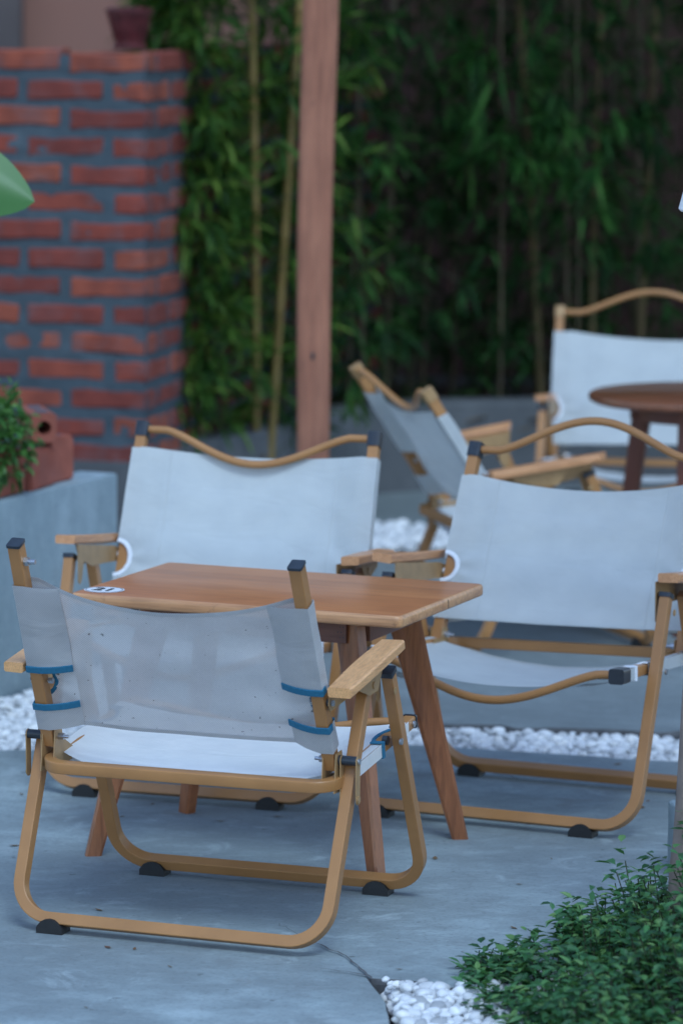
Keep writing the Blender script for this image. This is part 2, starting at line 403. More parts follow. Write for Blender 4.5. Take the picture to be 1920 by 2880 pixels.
ground = sheet('ground', [(-60, -30), (60, -30), (60, 90), (-60, 90)], -.045, M['soil'])
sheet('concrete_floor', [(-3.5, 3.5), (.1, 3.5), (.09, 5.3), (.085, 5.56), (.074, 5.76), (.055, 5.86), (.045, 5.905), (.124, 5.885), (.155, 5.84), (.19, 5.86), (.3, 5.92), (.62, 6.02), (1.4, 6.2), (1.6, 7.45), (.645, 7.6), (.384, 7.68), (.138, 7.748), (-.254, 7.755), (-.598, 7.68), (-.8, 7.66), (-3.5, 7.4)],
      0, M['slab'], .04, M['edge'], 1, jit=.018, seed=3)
sheet('rear_concrete_floor', [(-.45, 8.0), (.141, 7.985), (.33, 7.965), (.5, 7.93), (.8, 7.87), (2.5, 7.7), (2.5, 10.1), (.5, 10.2), (.25, 10.28), (-.05, 10.35), (-.4, 10.3), (-.45, 9.4)],
      -.002, M['slab_far'], .04, M['edge'], 1, jit=.05, seed=5)
sheet('back_path', [(-.9, 10.9), (2.8, 10.55), (2.8, 11.9), (-.9, 11.9)], -.004, M['slab_far'], .03, M['edge'], 1, jit=.05, seed=6)

def crack(name, pts, wd, z=.0035, seed=0):
    rnd = random.Random(seed); mb = MB(); P = []
    for i in range(len(pts) - 1):
        a, b = Vector(pts[i]), Vector(pts[i + 1]); k = max(2, int((b - a).length / .012))
        for j in range(k): P.append(a.lerp(b, j / k) + Vector((rnd.uniform(-.003, .003), rnd.uniform(-.004, .004))))
    P.append(Vector(pts[-1])); vs = []
    for i, p in enumerate(P):
        t = (P[min(i + 1, len(P) - 1)] - P[max(i - 1, 0)]).normalized(); nn = Vector((-t.y, t.x))
        ww = wd * rnd.uniform(.3, 1) * min(1, .25 + i / len(P) * 1.5)
        vs += [(*(p + nn * ww), z), (*(p - nn * ww), z)]
    mb.add(vs, [(2 * i, 2 * i + 1, 2 * i + 3, 2 * i + 2) for i in range(len(P) - 1)])
    o = mb.build(name, M['edge'], smooth=False); tag(o, kind='structure'); return o
crack('floor_crack', [(-.1, 6.24), (-.048, 6.134), (.004, 6.044), (.04, 5.93), (.05, 5.89)], .0022, seed=2)
crack('floor_crack', [(-.03, 5.955), (.0, 5.94), (.03, 5.925), (.045, 5.905)], .0025, seed=3)
crack('floor_crack', [(.2, 7.63), (.27, 7.55), (.3, 7.47), (.34, 7.4)], .002, seed=4)

# ---- pebbles
def pebble_proto(seed):
    rnd = random.Random(seed); bm = bmesh.new(); bmesh.ops.create_icosphere(bm, subdivisions=2, radius=1)
    for v in bm.verts: v.co *= 1 + .32 * noise.noise(v.co * 1.1 + Vector((seed * 7.3, 0, 0))) + .08 * noise.noise(v.co * 2.6 + Vector((0, seed * 5.1, 0)))
    V = [v.co.copy() for v in bm.verts]; F = [[v.index for v in f.verts] for f in bm.faces]; bm.free(); return V, F
PEB = [pebble_proto(i) for i in range(8)]
def in_poly(x, y, P):
    c = False; j = len(P) - 1
    for i in range(len(P)):
        if (P[i][1] > y) != (P[j][1] > y) and x < (P[j][0] - P[i][0]) * (y - P[i][1]) / (P[j][1] - P[i][1]) + P[i][0]: c = not c
        j = i
    return c
def pebbles(name, poly, step, size, seed, layers=2, z0=-.045, label=None):
    rnd = random.Random(seed); mb = MB()
    xs = [p[0] for p in poly]; ys = [p[1] for p in poly]
    for L in range(layers):
        y = min(ys)
        while y < max(ys):
            x = min(xs)
            while x < max(xs):
                px, py = x + rnd.uniform(-.5, .5) * step, y + rnd.uniform(-.5, .5) * step
                if in_poly(px, py, poly):
                    V, F = PEB[rnd.randrange(8)]; s = size * rnd.choice((.55, .75, .9, 1.0, 1.15, 1.45)) * rnd.uniform(.9, 1.1)
                    Q = Matrix.Translation((px, py, z0 + .012 + L * size * .9 + rnd.uniform(-.004, .006))) @ Matrix.Rotation(rnd.uniform(0, 6.3), 4, 'Z') @ Matrix.Rotation(rnd.uniform(-.5, .5), 4, 'X') @ Matrix.Diagonal((s, s * rnd.uniform(.6, .9), s * rnd.uniform(.45, .65), 1))
                    mb.add([Q @ v for v in V], F)
                x += step
            y += step
    o = mb.build(name, M['gravel'], ang=80); return tag(o, label, 'gravel', None, 'stuff')
pebbles('white_pebbles', [(-1.3, 7.6), (-.8, 7.68), (-.598, 7.70), (-.254, 7.775), (.138, 7.77), (.384, 7.70), (.645, 7.62), (1.2, 7.5), (1.2, 7.79), (.66, 7.865), (.5, 7.91), (.32, 7.945), (.141, 7.965), (-.45, 8.0), (-.5, 8.75), (-.72, 8.28), (-1.3, 7.7)], .0155, .0108, 1, 3,
        label='band of white pebbles between the two concrete floors, behind the chair legs')
pebbles('white_pebbles', [(.1, 5.2), (.1, 5.56), (.088, 5.76), (.068, 5.87), (.124, 5.865), (.155, 5.82), (.19, 5.84), (.3, 5.9), (.62, 6.0), (.75, 5.7), (.7, 5.2)], .0165, .0128, 2, 4, z0=-.042,
        label='patch of white pebbles in the front corner under the low green shrub')
pebbles('white_pebbles', [(-.35, 10.35), (.25, 10.4), (.38, 10.42), (.4, 10.55), (.3, 10.75), (-.2, 10.9)], .035, .022, 3, 3,
        label='far patch of pale pebbles behind the left leaning chair')

rg = random.Random(31); mb = MB()
for i in range(46):
    x, y = rg.uniform(-.9, .6), rg.uniform(5.7, 7.6); a = rg.uniform(0, 6.28); L_ = rg.uniform(.003, .012); w_ = L_ * rg.uniform(.3, .6)
    c = Vector((x, y, .0012)); d = Vector((math.cos(a), math.sin(a), 0)); n_ = Vector((-d.y, d.x, 0))
    mb.add([c - d * L_, c + n_ * w_ + Vector((0, 0, .001)), c + d * L_ + Vector((0, 0, .002)), c - n_ * w_], [(0, 3, 2, 1)])
tag(mb.build('floor_debris', M['litter'], smooth=False), 'tiny dry flakes and leaf bits scattered on the concrete floor', 'debris', kind='stuff')

# ---- back wall and fence
bw = MB(); box(bw, (-1.7, 14.1, 1.6), (7.0, .16, 3.3)); tag(bw.build('back_wall', M['plaster'], smooth=False), 'pink brown plastered back wall rising behind the brick wall', 'wall', kind=None)
dp = MB(); box(dp, (-1.175, 13.9, 1.6), (.1, .08, 3.2), .01); tag(dp.build('downpipe', M['downpipe']), 'grey brown upright strip on the plaster wall at the left edge', 'downpipe')
fence = empty('board_fence', (0, 13.3, 0), label='dark red brown board fence in shade behind the bamboo', cat='fence')
rf = random.Random(9)
bmsh = []
for i in range(4):
    mb = MB(); box(mb, (0, 0, 0), (.122, .022, 2.9), .003, jit=.0008, rnd=rf); bmsh.append(mb.mesh('board', M['board']))
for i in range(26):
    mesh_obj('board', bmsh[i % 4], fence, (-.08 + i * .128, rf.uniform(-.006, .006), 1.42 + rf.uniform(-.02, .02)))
for z in (.4, 1.5, 2.6):
    mb = MB(); box(mb, (1.55, .04, z), (3.4, .04, .08), .004); mb.build('rail', M['board'], fence)

# ---- brick wall : local frame, +a runs left along the front, +b runs back along the side
CX, CY, WTOP = -.519, 10.4, 1.314
ang = math.atan2(.24, .97)
wall = empty('brick_wall', (CX, CY, 0), label='red brick wall with thick grey mortar and a square corner, left of the bamboo', cat='wall')
FA = Vector((-.97, .24, 0)).normalized(); FB = Vector((.24, .97, 0)).normalized()
rb = random.Random(21)
BR = []
def brick_mesh(la, lb, h, seed):
    rnd = random.Random(seed); mb = MB(); bm = bmesh.new(); bmesh.ops.create_cube(bm, size=1)
    bmesh.ops.scale(bm, vec=(la, lb, h), verts=bm.verts)
    bmesh.ops.subdivide_edges(bm, edges=bm.edges[:], cuts=2, use_grid_fill=True)
    bmesh.ops.bevel(bm, geom=[e for e in bm.edges if e.calc_face_angle(0) > .5], offset=.005, segments=1, affect='EDGES')
    for v in bm.verts:
        q = noise.noise_vector(v.co * 14 + Vector((seed * 3.1, 0, 0)))
        v.co += Vector((q.x * .006, q.y * .003, q.z * .0075))
    bm.verts.index_update(); mb.add([v.co for v in bm.verts], [[v.index for v in f.verts] for f in bm.faces]); bm.free()
    return mb.mesh('brick', M['brick'])
LEN, WID, BH, GAP, PITCH_ = .210, .092, .051, .0265, .0742
VAR = [brick_mesh(LEN, WID, BH, i) for i in range(7)]
XA = Matrix(((-FA.x, FB.x, 0, 0), (-FA.y, FB.y, 0, 0), (0, 0, 1, 0), (0, 0, 0, 1)))  # brick x axis along the front (rightwards), y back
def put(a, b, z, turned):
    """brick whose centre is a along the front, b along the side"""
    o = mesh_obj('brick', VAR[rb.randrange(7)], wall)
    tilt = .018 * (z / 1.3) ** 2
    P_ = FA * a + FB * b + Vector((0, 0, z + tilt * (a - .1) * 1.6 if not False else z))
    m = Matrix.Translation(P_) @ XA @ Matrix.Rotation((math.pi / 2 if turned else 0) + (math.pi if rb.random() < .5 else 0), 4, 'Z') @ Matrix.Rotation(rb.uniform(-.012, .012), 4, 'Y')
    o.matrix_local = m
row = 0; z = WTOP - BH / 2
ROWS = []
while z > .24:
    # front face
    a = 0.0
    if row % 2 == 0:
        put(LEN / 2, WID / 2, z, False); a = LEN + GAP
        b = WID + GAP
    else:
        put(WID / 2, LEN / 2, z, True); a = WID + GAP
        b = LEN + GAP
    while a < .95:
        put(a + LEN / 2, WID / 2 + rb.uniform(-.003, .003), z + rb.uniform(-.003, .003), False); a += LEN + GAP + rb.uniform(-.004, .004)
    while b < 2.6:
        put(WID / 2 + rb.uniform(-.003, .003), b + LEN / 2, z + rb.uniform(-.003, .003), True); b += LEN + GAP
    ROWS.append(z); z -= PITCH_; row += 1
def core(a0, a1, b0, b1, z0, z1, ins, mat, name):
    mb = MB(); nx, nz = 60, 90
    # front skin and side skin with bumpy mortar
    def skin(Pf, n1, n2, l1, l2, nd):
        vs = []
        for i in range(n1 + 1):
            for j in range(n2 + 1):
                p = Pf(l1 * i / n1, l2 * j / n2); k = noise.noise(p * 22) * .004 + noise.noise(p * 60) * .002
                vs.append(p - nd * ins + nd * k)
        mb.add(vs, [(i * (n2 + 1) + j, (i + 1) * (n2 + 1) + j, (i + 1) * (n2 + 1) + j + 1, i * (n2 + 1) + j + 1) for i in range(n1) for j in range(n2)])
    skin(lambda s, t: FA * (a0 + s) + FB * b0 + Vector((0, 0, z0 + t)), nx, nz, a1 - a0, z1 - z0, -FB)
    skin(lambda s, t: FA * a0 + FB * (b0 + s) + Vector((0, 0, z0 + t)), 90, nz, b1 - b0, z1 - z0, -FA)
    q = MB(); i2 = ins + .008
    for aa, bb, ca, cb in ((a0, a1, b0, WID), (a0, WID, b0, b1)):
        vs = [FA * x + FB * y + Vector((0, 0, zz)) for zz in (z0, z1 - .004) for x, y in ((aa + i2, ca + i2), (bb - i2, ca + i2), (bb - i2, cb - i2), (aa + i2, cb - i2))]
        mb.add(vs, [(0, 1, 2, 3), (4, 5, 6, 7), (0, 1, 5, 4), (1, 2, 6, 5), (2, 3, 7, 6), (3, 0, 4, 7)])
    return mb.build(name, mat, wall)
core(0, 1.2, 0, 2.6, .22, WTOP - .004, .0035, M['mortar'], 'mortar')
mb = MB()
for aa, bb, ca, cb in ((-.012, 1.2, -.012, .16), (-.012, .14, .16, 2.6)):
    vs = [FA * x + FB * y + Vector((0, 0, zz)) for zz in (-.05, .232) for x, y in ((aa, ca), (bb, ca), (bb, cb), (aa, cb))]
    mb.add(vs, [(3, 2, 1, 0), (4, 5, 6, 7), (0, 1, 5, 4), (1, 2, 6, 5), (2, 3, 7, 6), (3, 0, 4, 7)])
mb.build('plinth', M['curb'], wall, smooth=False)

# dark red pot on the wall
pot = empty('pot', (-.566, 10.47, WTOP + .012), label='small dark red ribbed pot standing on top of the brick wall', cat='pot')
mb = MB(); wob = lambda a, z: .035 * math.sin(a * 16) + .03 * math.sin(a * 3 + z * 40)
lathe(mb, [(.036, 0), (.04, .004), (.038, .02), (.043, .03), (.050, .06), (.056, .088), (.058, .096), (.050, .098), (.046, .085), (.035, .02)], 64, wob=wob); mb.build('body', M['pot'], pot)
mb = MB(); lathe(mb, [(.054, .090), (.060, .092), (.061, .104), (.053, .108), (.050, .1)], 40, wob=lambda a, z: .05 * math.sin(a * 5) + .04 * math.sin(a * 9 + 1)); mb.build('rim', M['pot'], pot)
mb = MB(); lathe(mb, [(.041, -.002), (.044, .0), (.044, .010), (.040, .013)], 40); mb.build('saucer', M['pot'], pot)

# ---- low curb of the bamboo bed
curb = MB()
CP = [(-1.2, 10.62), (-.37, 10.72), (-.2, 10.95), (-.05, 11.33), (.08, 11.54), (.3, 11.68), (.52, 11.75), (1.2, 11.85), (3.0, 12.0)]
path = fillet([Vector((x, y, 0)) for x, y in CP], .25, 4)
vs = []
for i, p in enumerate(path):
    t = (path[min(i + 1, len(path) - 1)] - path[max(i - 1, 0)]).normalized(); n_ = Vector((-t.y, t.x, 0))
    for d, zz in ((0, -.05), (.01, .245), (.02, .256), (.11, .258), (.12, .25), (.12, -.05)): vs.append(p + n_ * d + Vector((0, 0, zz + (noise.noise(p * 3) * .008 if zz > 0 else 0))))
curb.add(vs, [(i * 6 + j, (i + 1) * 6 + j, (i + 1) * 6 + j + 1, i * 6 + j + 1) for i in range(len(path) - 1) for j in range(5)])
tag(curb.build('bed_curb', M['curb']), 'low grey concrete curb holding the bamboo bed, running right behind the post', 'curb')
bed = sheet('planting_bed', [(-.9, 10.75), (-.37, 10.83), (-.2, 11.06), (-.05, 11.42), (.08, 11.62), (.3, 11.76), (.52, 11.83), (3.0, 12.1), (3.0, 13.9), (-1.5, 13.9)], .17, M['soil'])

# ---- planter at the left
pl = empty('concrete_planter', (-.725, 8.283, 0), label='square grey concrete planter box at the left edge with bricks on its rim', cat='planter')
D_ = Vector((.4155, .9096, 0)); L_ = Vector((-.9096, .4155, 0)); HT = .414
def pbox(name, s0, s1, l0, l1, z0, z1, mat, parent, bev=.008):
    mb = MB(); c = D_ * ((s0 + s1) / 2) + L_ * ((l0 + l1) / 2) + Vector((0, 0, (z0 + z1) / 2))
    X = Matrix.Translation(c) @ Matrix(((D_.x, L_.x, 0, 0), (D_.y, L_.y, 0, 0), (0, 0, 1, 0), (0, 0, 0, 1)))
    box(mb, None, (s1 - s0, l1 - l0, z1 - z0), bev, M=X, cuts=0); return mb.build(name, mat, parent)
pbox('front_wall', -1.2, .537, 0, .1, -.045, HT, M['planter'], pl)
pbox('end_wall', .44, .535, .102, .8, -.045, HT - .003, M['planter'], pl)
pbox('back_wall', -1.2, .438, .7, .8, -.045, HT - .003, M['planter'], pl)
pbox('soil', -1.19, .438, .102, .698, .1, .36, M['soil'], pl, .0)
def loose_brick(s0, s1, l0, l1, z0, z1, label, rz=0, hole=False):
    c = Vector((-.725, 8.283, 0)) + D_ * ((s0 + s1) / 2) + L_ * ((l0 + l1) / 2) + Vector((0, 0, (z0 + z1) / 2))
    a0 = math.atan2(D_.y, D_.x) + rz
    t = empty('clay_brick', (c.x, c.y, z0), a0, label=label, cat='brick', group='loose bricks on the planter rim')
    mb = MB(); sx, sy, sz = s1 - s0, l1 - l0, z1 - z0
    if not hole:
        bm = bmesh.new(); bmesh.ops.create_cube(bm, size=1); bmesh.ops.scale(bm, vec=(sx, sy, sz), verts=bm.verts)
        bmesh.ops.subdivide_edges(bm, edges=bm.edges[:], cuts=3, use_grid_fill=True)
        bmesh.ops.bevel(bm, geom=[e for e in bm.edges if e.calc_face_angle(0) > .5], offset=.006, segments=2, affect='EDGES')
        for v in bm.verts: v.co += noise.noise_vector(v.co * 12 + Vector((s0 * 40, 0, 0))) * .004; v.co.z += sz / 2
        bm.verts.index_update(); mb.add([v.co for v in bm.verts], [[v.index for v in f.verts] for f in bm.faces]); bm.free()
    else:
        # block with a round hole running through its length
        n = 24; hr = .0155; out = rrect(sy / 2, sz / 2, .008, 7); ring = []
        o2 = []
        for i in range(n):
            a = 2 * math.pi * i / n; dx, dy = math.cos(a), math.sin(a)
            k = min((sy / 2) / max(1e-6, abs(dx)), (sz / 2) / max(1e-6, abs(dy))); k = min(k, math.hypot(sy / 2, sz / 2) * .93); o2.append((dx * k, dy * k))
        inn = [(hr * math.cos(2 * math.pi * i / n), hr * math.sin(2 * math.pi * i / n)) for i in range(n)]
        vs = []
        for x in (-sx / 2, sx / 2):
            vs += [(x, a, b + sz / 2) for a, b in o2]; vs += [(x, a, b + sz / 2) for a, b in inn]
        fs = []
        for i in range(n):
            j = (i + 1) % n
            fs += [(i, j, 2 * n + j, 2 * n + i), (n + j, n + i, 3 * n + i, 3 * n + j), (j, i, n + i, n + j), (2 * n + i, 2 * n + j, 3 * n + j, 3 * n + i)]
        mb.add(vs, fs)
    mb.build('brick_body', M['brick2'], t, ang=35)
    mb = MB()
    for k in (-.25, .25): box(mb, (k * sx, 0, sz + .0004), (sx * .3, sy * .5, .0012), .0)
    mb.build('mortar_smear', M['mortar'], t)
    return t
loose_brick(-.11, .155, .02, .13, HT, HT + .098, 'large red clay brick on the planter rim under the leafy plant, nearest the left edge')
loose_brick(.165, .29, .02, .125, HT, HT + .088, 'red clay brick on the planter rim under the hollow brick', .03)
loose_brick(.295, .395, .035, .13, HT, HT + .1, 'red clay brick on the planter rim, last one to the right', -.04)
hb = loose_brick(.16, .33, .05, .105, HT + .094, HT + .158, 'hollow clay brick with a round hole lying on top of the other bricks', .72, True)
hb.location = Vector((-.668, 8.60, HT + .0985)); hb.rotation_euler.z = R(104)

# ================================================================== PLANTS
def leaf(mb, base, d, up, L, W_, fold=.25, droop=.0):
    d = d.normalized(); s = d.cross(up)
    if s.length < 1e-3: s = Vector((1, 0, 0))
    s.normalize(); u = s.cross(d).normalized()
    dn = Vector((0, 0, -droop * L))
    m1 = base + d * L * .35 + dn * .2; m2 = base + d * L * .7 + dn * .55; tip = base + d * L + dn
    f = u * (W_ * fold)
    mb.add([base, m1 + s * W_ * .5 + f, m1 - s * W_ * .5 + f, m2 + s * W_ * .36 + f, m2 - s * W_ * .36 + f, tip, m1, m2],
           [(0, 6, 1), (0, 2, 6), (6, 7, 3, 1), (6, 2, 4, 7), (7, 5, 3), (7, 4, 5)])

def rdir(rnd, zlo=-1, zhi=1):
    z = rnd.uniform(zlo, zhi); a = rnd.uniform(0, 2 * math.pi); r = math.sqrt(max(0, 1 - z * z)); return Vector((r * math.cos(a), r * math.sin(a), z))

def bamboo(base, top, rad, label, mat_c, mat_l, nclus, spread, seed, lz=(.25, 3.0), zbias=1.0, ll=(.06, .12), group='bamboo stalks in the bed', side=None):
    """culm with swollen nodes, thin branches, fans of lance-shaped leaves"""
    rnd = random.Random(seed); t = empty('bamboo', base, label=label, cat='bamboo', group=group)
    b0 = Vector(base); dv = Vector(top) - b0; H = 3.1; k = H / dv.z; dv = dv * k
    def pos(z): # z is height over the ground of the bed
        s = z / H; return dv * s + Vector((math.sin(s * 5 + seed) * .012, math.cos(s * 4 + seed) * .012, 0))
    P = []; sc = []; z = 0.0; seg = .19 + rnd.uniform(-.02, .02)
    while z < H:
        for dz, s_ in ((0, 1.0), (.006, 1.18), (.012, 1.0), (seg * .5, .95)): P.append(pos(z + dz)); sc.append(s_ * (1 - .45 * z / H))
        z += seg
    mb = MB(); sweep(mb, P, circ(rad, 10), N=(0, 1, .01), scale=sc); mb.build('culm', mat_c, t)
    br = MB(); lf = MB()
    for i in range(nclus):
        z = lz[0] + (lz[1] - lz[0]) * rnd.random() ** zbias
        z -= base[2]
        if z < .03: z = .03
        nd = round(z / seg) * seg; p = pos(min(nd, H))
        d = rdir(rnd, -.1, .75)
        if side is not None and d.dot(side) < 0 and rnd.random() < .8: d = d - 2 * side * d.dot(side)
        ln = rnd.uniform(.3, 1) * spread; e = p + d * ln + Vector((0, 0, (z - nd)))
        if i % 2 == 0: sweep(br, [p, p.lerp(e, .55) + Vector((0, 0, .015)), e], circ(.0016, 4))
        m = rnd.randint(5, 11); ax = (d + Vector((0, 0, -.35)) + rdir(rnd) * .4).normalized()
        for q in range(m):
            dd = (ax + rdir(rnd) * .95).normalized(); dd.z -= .15
            leaf(lf, e + rdir(rnd) * .012, dd, Vector((0, 0, 1)) + rdir(rnd) * .5, rnd.uniform(*ll), rnd.uniform(.011, .018), .2, rnd.uniform(0, .35))
    tag(br.build('branches', M['twig'], t), kind='stuff')
    tag(lf.build('foliage', mat_l, t, smooth=False), kind='stuff')
    return t

BZ = .17
FR = Vector((0, -1, 0))
# left clump in the corner by the brick wall
bamboo((-.252, 10.95, BZ), (-.254, 10.9, 1.45), .0125, 'straight yellow green bamboo stalk nearest the brick wall, in front of the wooden post', M['culm'], M['leaf_l'], 260, .27, 1, (.30, 3.0), 1.1, side=Vector((-.5, .85, 0)).normalized())
bamboo((-.212, 10.98, BZ), (-.112, 10.97, 1.45), .0115, 'leaning bamboo stalk just left of the wooden post, its top tilting right', M['culm'], M['leaf_l'], 220, .25, 2, (.25, 3.0), 1.0, side=Vector((.1, 1, 0)).normalized())
bamboo((-.335, 10.98, BZ), (-.385, 10.96, 1.0), .0075, 'thin bamboo stalk leaning left over the side of the brick wall', M['culm_dark'], M['leaf_l'], 260, .2, 3, (.25, 1.9), 1.0, side=Vector((-.4, -.3, .2)).normalized())
bamboo((-.335, 11.25, BZ), (-.27, 11.35, 1.0), .007, 'thin dark bamboo stalk in the corner between the wall and the thick stalk', M['culm_dark'], M['leaf_d'], 200, .26, 4, (.2, 3.0), 1.0)
bamboo((-.17, 11.4, BZ), (-.05, 11.5, 1.4), .009, 'dark bamboo stalk hidden in leaves directly behind the wooden post', M['culm_dark'], M['leaf_d'], 160, .3, 5, (.2, 3.1), 1.0)
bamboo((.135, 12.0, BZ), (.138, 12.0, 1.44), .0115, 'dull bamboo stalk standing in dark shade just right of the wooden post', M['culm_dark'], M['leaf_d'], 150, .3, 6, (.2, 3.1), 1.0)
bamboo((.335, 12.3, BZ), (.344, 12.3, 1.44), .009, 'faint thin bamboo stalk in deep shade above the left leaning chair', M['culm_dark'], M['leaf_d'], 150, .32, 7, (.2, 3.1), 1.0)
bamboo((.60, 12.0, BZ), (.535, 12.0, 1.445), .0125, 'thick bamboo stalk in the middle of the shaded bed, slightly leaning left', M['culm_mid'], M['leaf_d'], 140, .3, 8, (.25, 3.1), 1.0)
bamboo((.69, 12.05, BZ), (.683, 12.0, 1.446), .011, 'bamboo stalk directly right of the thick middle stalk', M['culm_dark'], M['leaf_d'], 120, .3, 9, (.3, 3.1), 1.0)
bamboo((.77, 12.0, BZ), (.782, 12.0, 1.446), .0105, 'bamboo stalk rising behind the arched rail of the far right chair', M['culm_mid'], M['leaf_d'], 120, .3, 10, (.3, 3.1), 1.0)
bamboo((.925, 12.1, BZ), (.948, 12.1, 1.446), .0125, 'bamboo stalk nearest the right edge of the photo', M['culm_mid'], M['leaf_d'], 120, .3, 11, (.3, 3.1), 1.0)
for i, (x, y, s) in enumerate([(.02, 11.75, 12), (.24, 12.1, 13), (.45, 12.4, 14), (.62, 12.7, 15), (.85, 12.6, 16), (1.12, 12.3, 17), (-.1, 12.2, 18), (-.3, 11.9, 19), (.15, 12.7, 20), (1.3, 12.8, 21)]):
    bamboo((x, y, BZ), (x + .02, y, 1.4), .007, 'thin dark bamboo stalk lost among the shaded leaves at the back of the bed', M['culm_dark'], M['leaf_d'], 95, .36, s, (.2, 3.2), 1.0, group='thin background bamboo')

# bamboo added for its out-of-view leafy tops, which shade the bed
arch = empty('bamboo', (.5, 12.2, BZ), label='added bamboo stalks whose unseen leafy tops arch forward to shade the planting bed', cat='bamboo', group='thin background bamboo')
ra = random.Random(77); lf = MB()
for i in range(9):
    x = -.9 + i * .33; P = [Vector((x + ra.uniform(-.1, .1), ra.uniform(-.2, .5), -.05)), Vector((x, ra.uniform(0, .3), 1.5)), Vector((x + ra.uniform(-.1, .1), -.25, 2.3)), Vector((x + ra.uniform(-.2, .2), -.9, 2.75)), Vector((x + ra.uniform(-.2, .2), -1.6, 2.7))]
    mb = MB(); sweep(mb, fillet(P, .8, 5), circ(.011, 8), N=(1, 0, 0)); mb.build('culm', M['culm_dark'], arch)
    for q in range(260):
        s_ = ra.uniform(0, 1); c = (P[2].lerp(P[3], s_ * 2) if s_ < .5 else P[3].lerp(P[4], s_ * 2 - 1)) + Vector((ra.uniform(-.3, .3), ra.uniform(-.3, .3), ra.uniform(-.35, .3)))
        ax = rdir(ra, -.9, .2)
        for k in range(6): leaf(lf, c + rdir(ra) * .02, (ax + rdir(ra) * .9).normalized(), Vector((0, 0, 1)), ra.uniform(.09, .14), ra.uniform(.014, .022), .2, ra.uniform(.1, .4))
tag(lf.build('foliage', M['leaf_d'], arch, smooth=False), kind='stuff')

bamboo((-.395, 10.84, BZ), (-.405, 10.84, 1.0), .005, 'slender bamboo shoot pressed against the shaded side of the brick wall', M['culm_dark'], M['leaf_l'], 190, .15, 31, (.2, 1.75), 1.0, side=Vector((-.2, -.2, 0)).normalized())
bamboo((.47, 11.86, BZ), (.46, 11.84, 1.4), .006, 'thin bamboo stalk carrying the brightest leaf sprays, in the upper right of the bed', M['culm_dark'], M['leaf_m'], 40, .17, 32, (.88, 1.32), 1.0, ll=(.09, .15), side=FR)
bamboo((.70, 11.86, BZ), (.70, 11.86, 1.4), .005, 'thin bamboo stalk with a few lit leaf fans above the far right chair', M['culm_dark'], M['leaf_m'], 16, .16, 33, (.72, 1.15), 1.0, ll=(.09, .14), side=FR)
bamboo((.06, 11.66, BZ), (.05, 11.66, 1.4), .006, 'thin leafy bamboo stalk showing just right of the wooden post', M['culm_dark'], M['leaf_m'], 38, .18, 34, (.3, 1.4), 1.0, side=FR)

# dry litter and low sprouts in the bed
rl = random.Random(5); mb = MB()
for i in range(900):
    x = rl.uniform(-.45, 1.3); y = rl.uniform(10.85 if x < -.2 else 11.7, 12.6)
    leaf(mb, Vector((x, y, BZ + .01 + rl.random() * .03)), rdir(rl, -.2, .4), Vector((0, 0, 1)), rl.uniform(.05, .12), .015)
tag(mb.build('leaf_litter', M['litter'], smooth=False), 'dry fallen bamboo leaves lying in the planting bed', 'leaf litter', kind='stuff')

def bush(name, c, rx, ry, rz, n, L, W_, mat, label, cat, seed, stems=16, droop=.2, lo=-.35):
    rnd = random.Random(seed); t = empty(name, c, label=label, cat=cat)
    st = MB(); lf = MB()
    for i in range(stems):
        d = rdir(rnd, .1, 1); e = Vector((d.x * rx, d.y * ry, d.z * rz)) * rnd.uniform(.7, 1)
        sweep(st, [Vector((d.x * .01, d.y * .01, -.04)), e * .5 + Vector((0, 0, .02)), e], circ(.002, 5))
    for i in range(n):
        d = rdir(rnd, lo, 1); r = rnd.random() ** .33 * (1 + .22 * noise.noise(d * 2.3 + Vector((seed, 0, 0))))
        p = Vector((d.x * rx * r, d.y * ry * r, d.z * rz * r))
        dd = (d + rdir(rnd) * .9).normalized()
        leaf(lf, p, dd, Vector((0, 0, 1)) + rdir(rnd) * .4, L * rnd.uniform(.7, 1.25), W_ * rnd.uniform(.8, 1.2), .15, droop * rnd.random())
    tag(st.build('stems', M['twig'], t), kind='stuff'); tag(lf.build('foliage', mat, t, smooth=False), kind='stuff'); return t
bush('leafy_plant', (-.785, 8.38, .535), .12, .12, .135, 1400, .026, .015, M['leaf_p'], 'bushy bright green small leaved plant in the concrete planter at the left edge', 'plant', 3, lo=-.8, droop=.5)

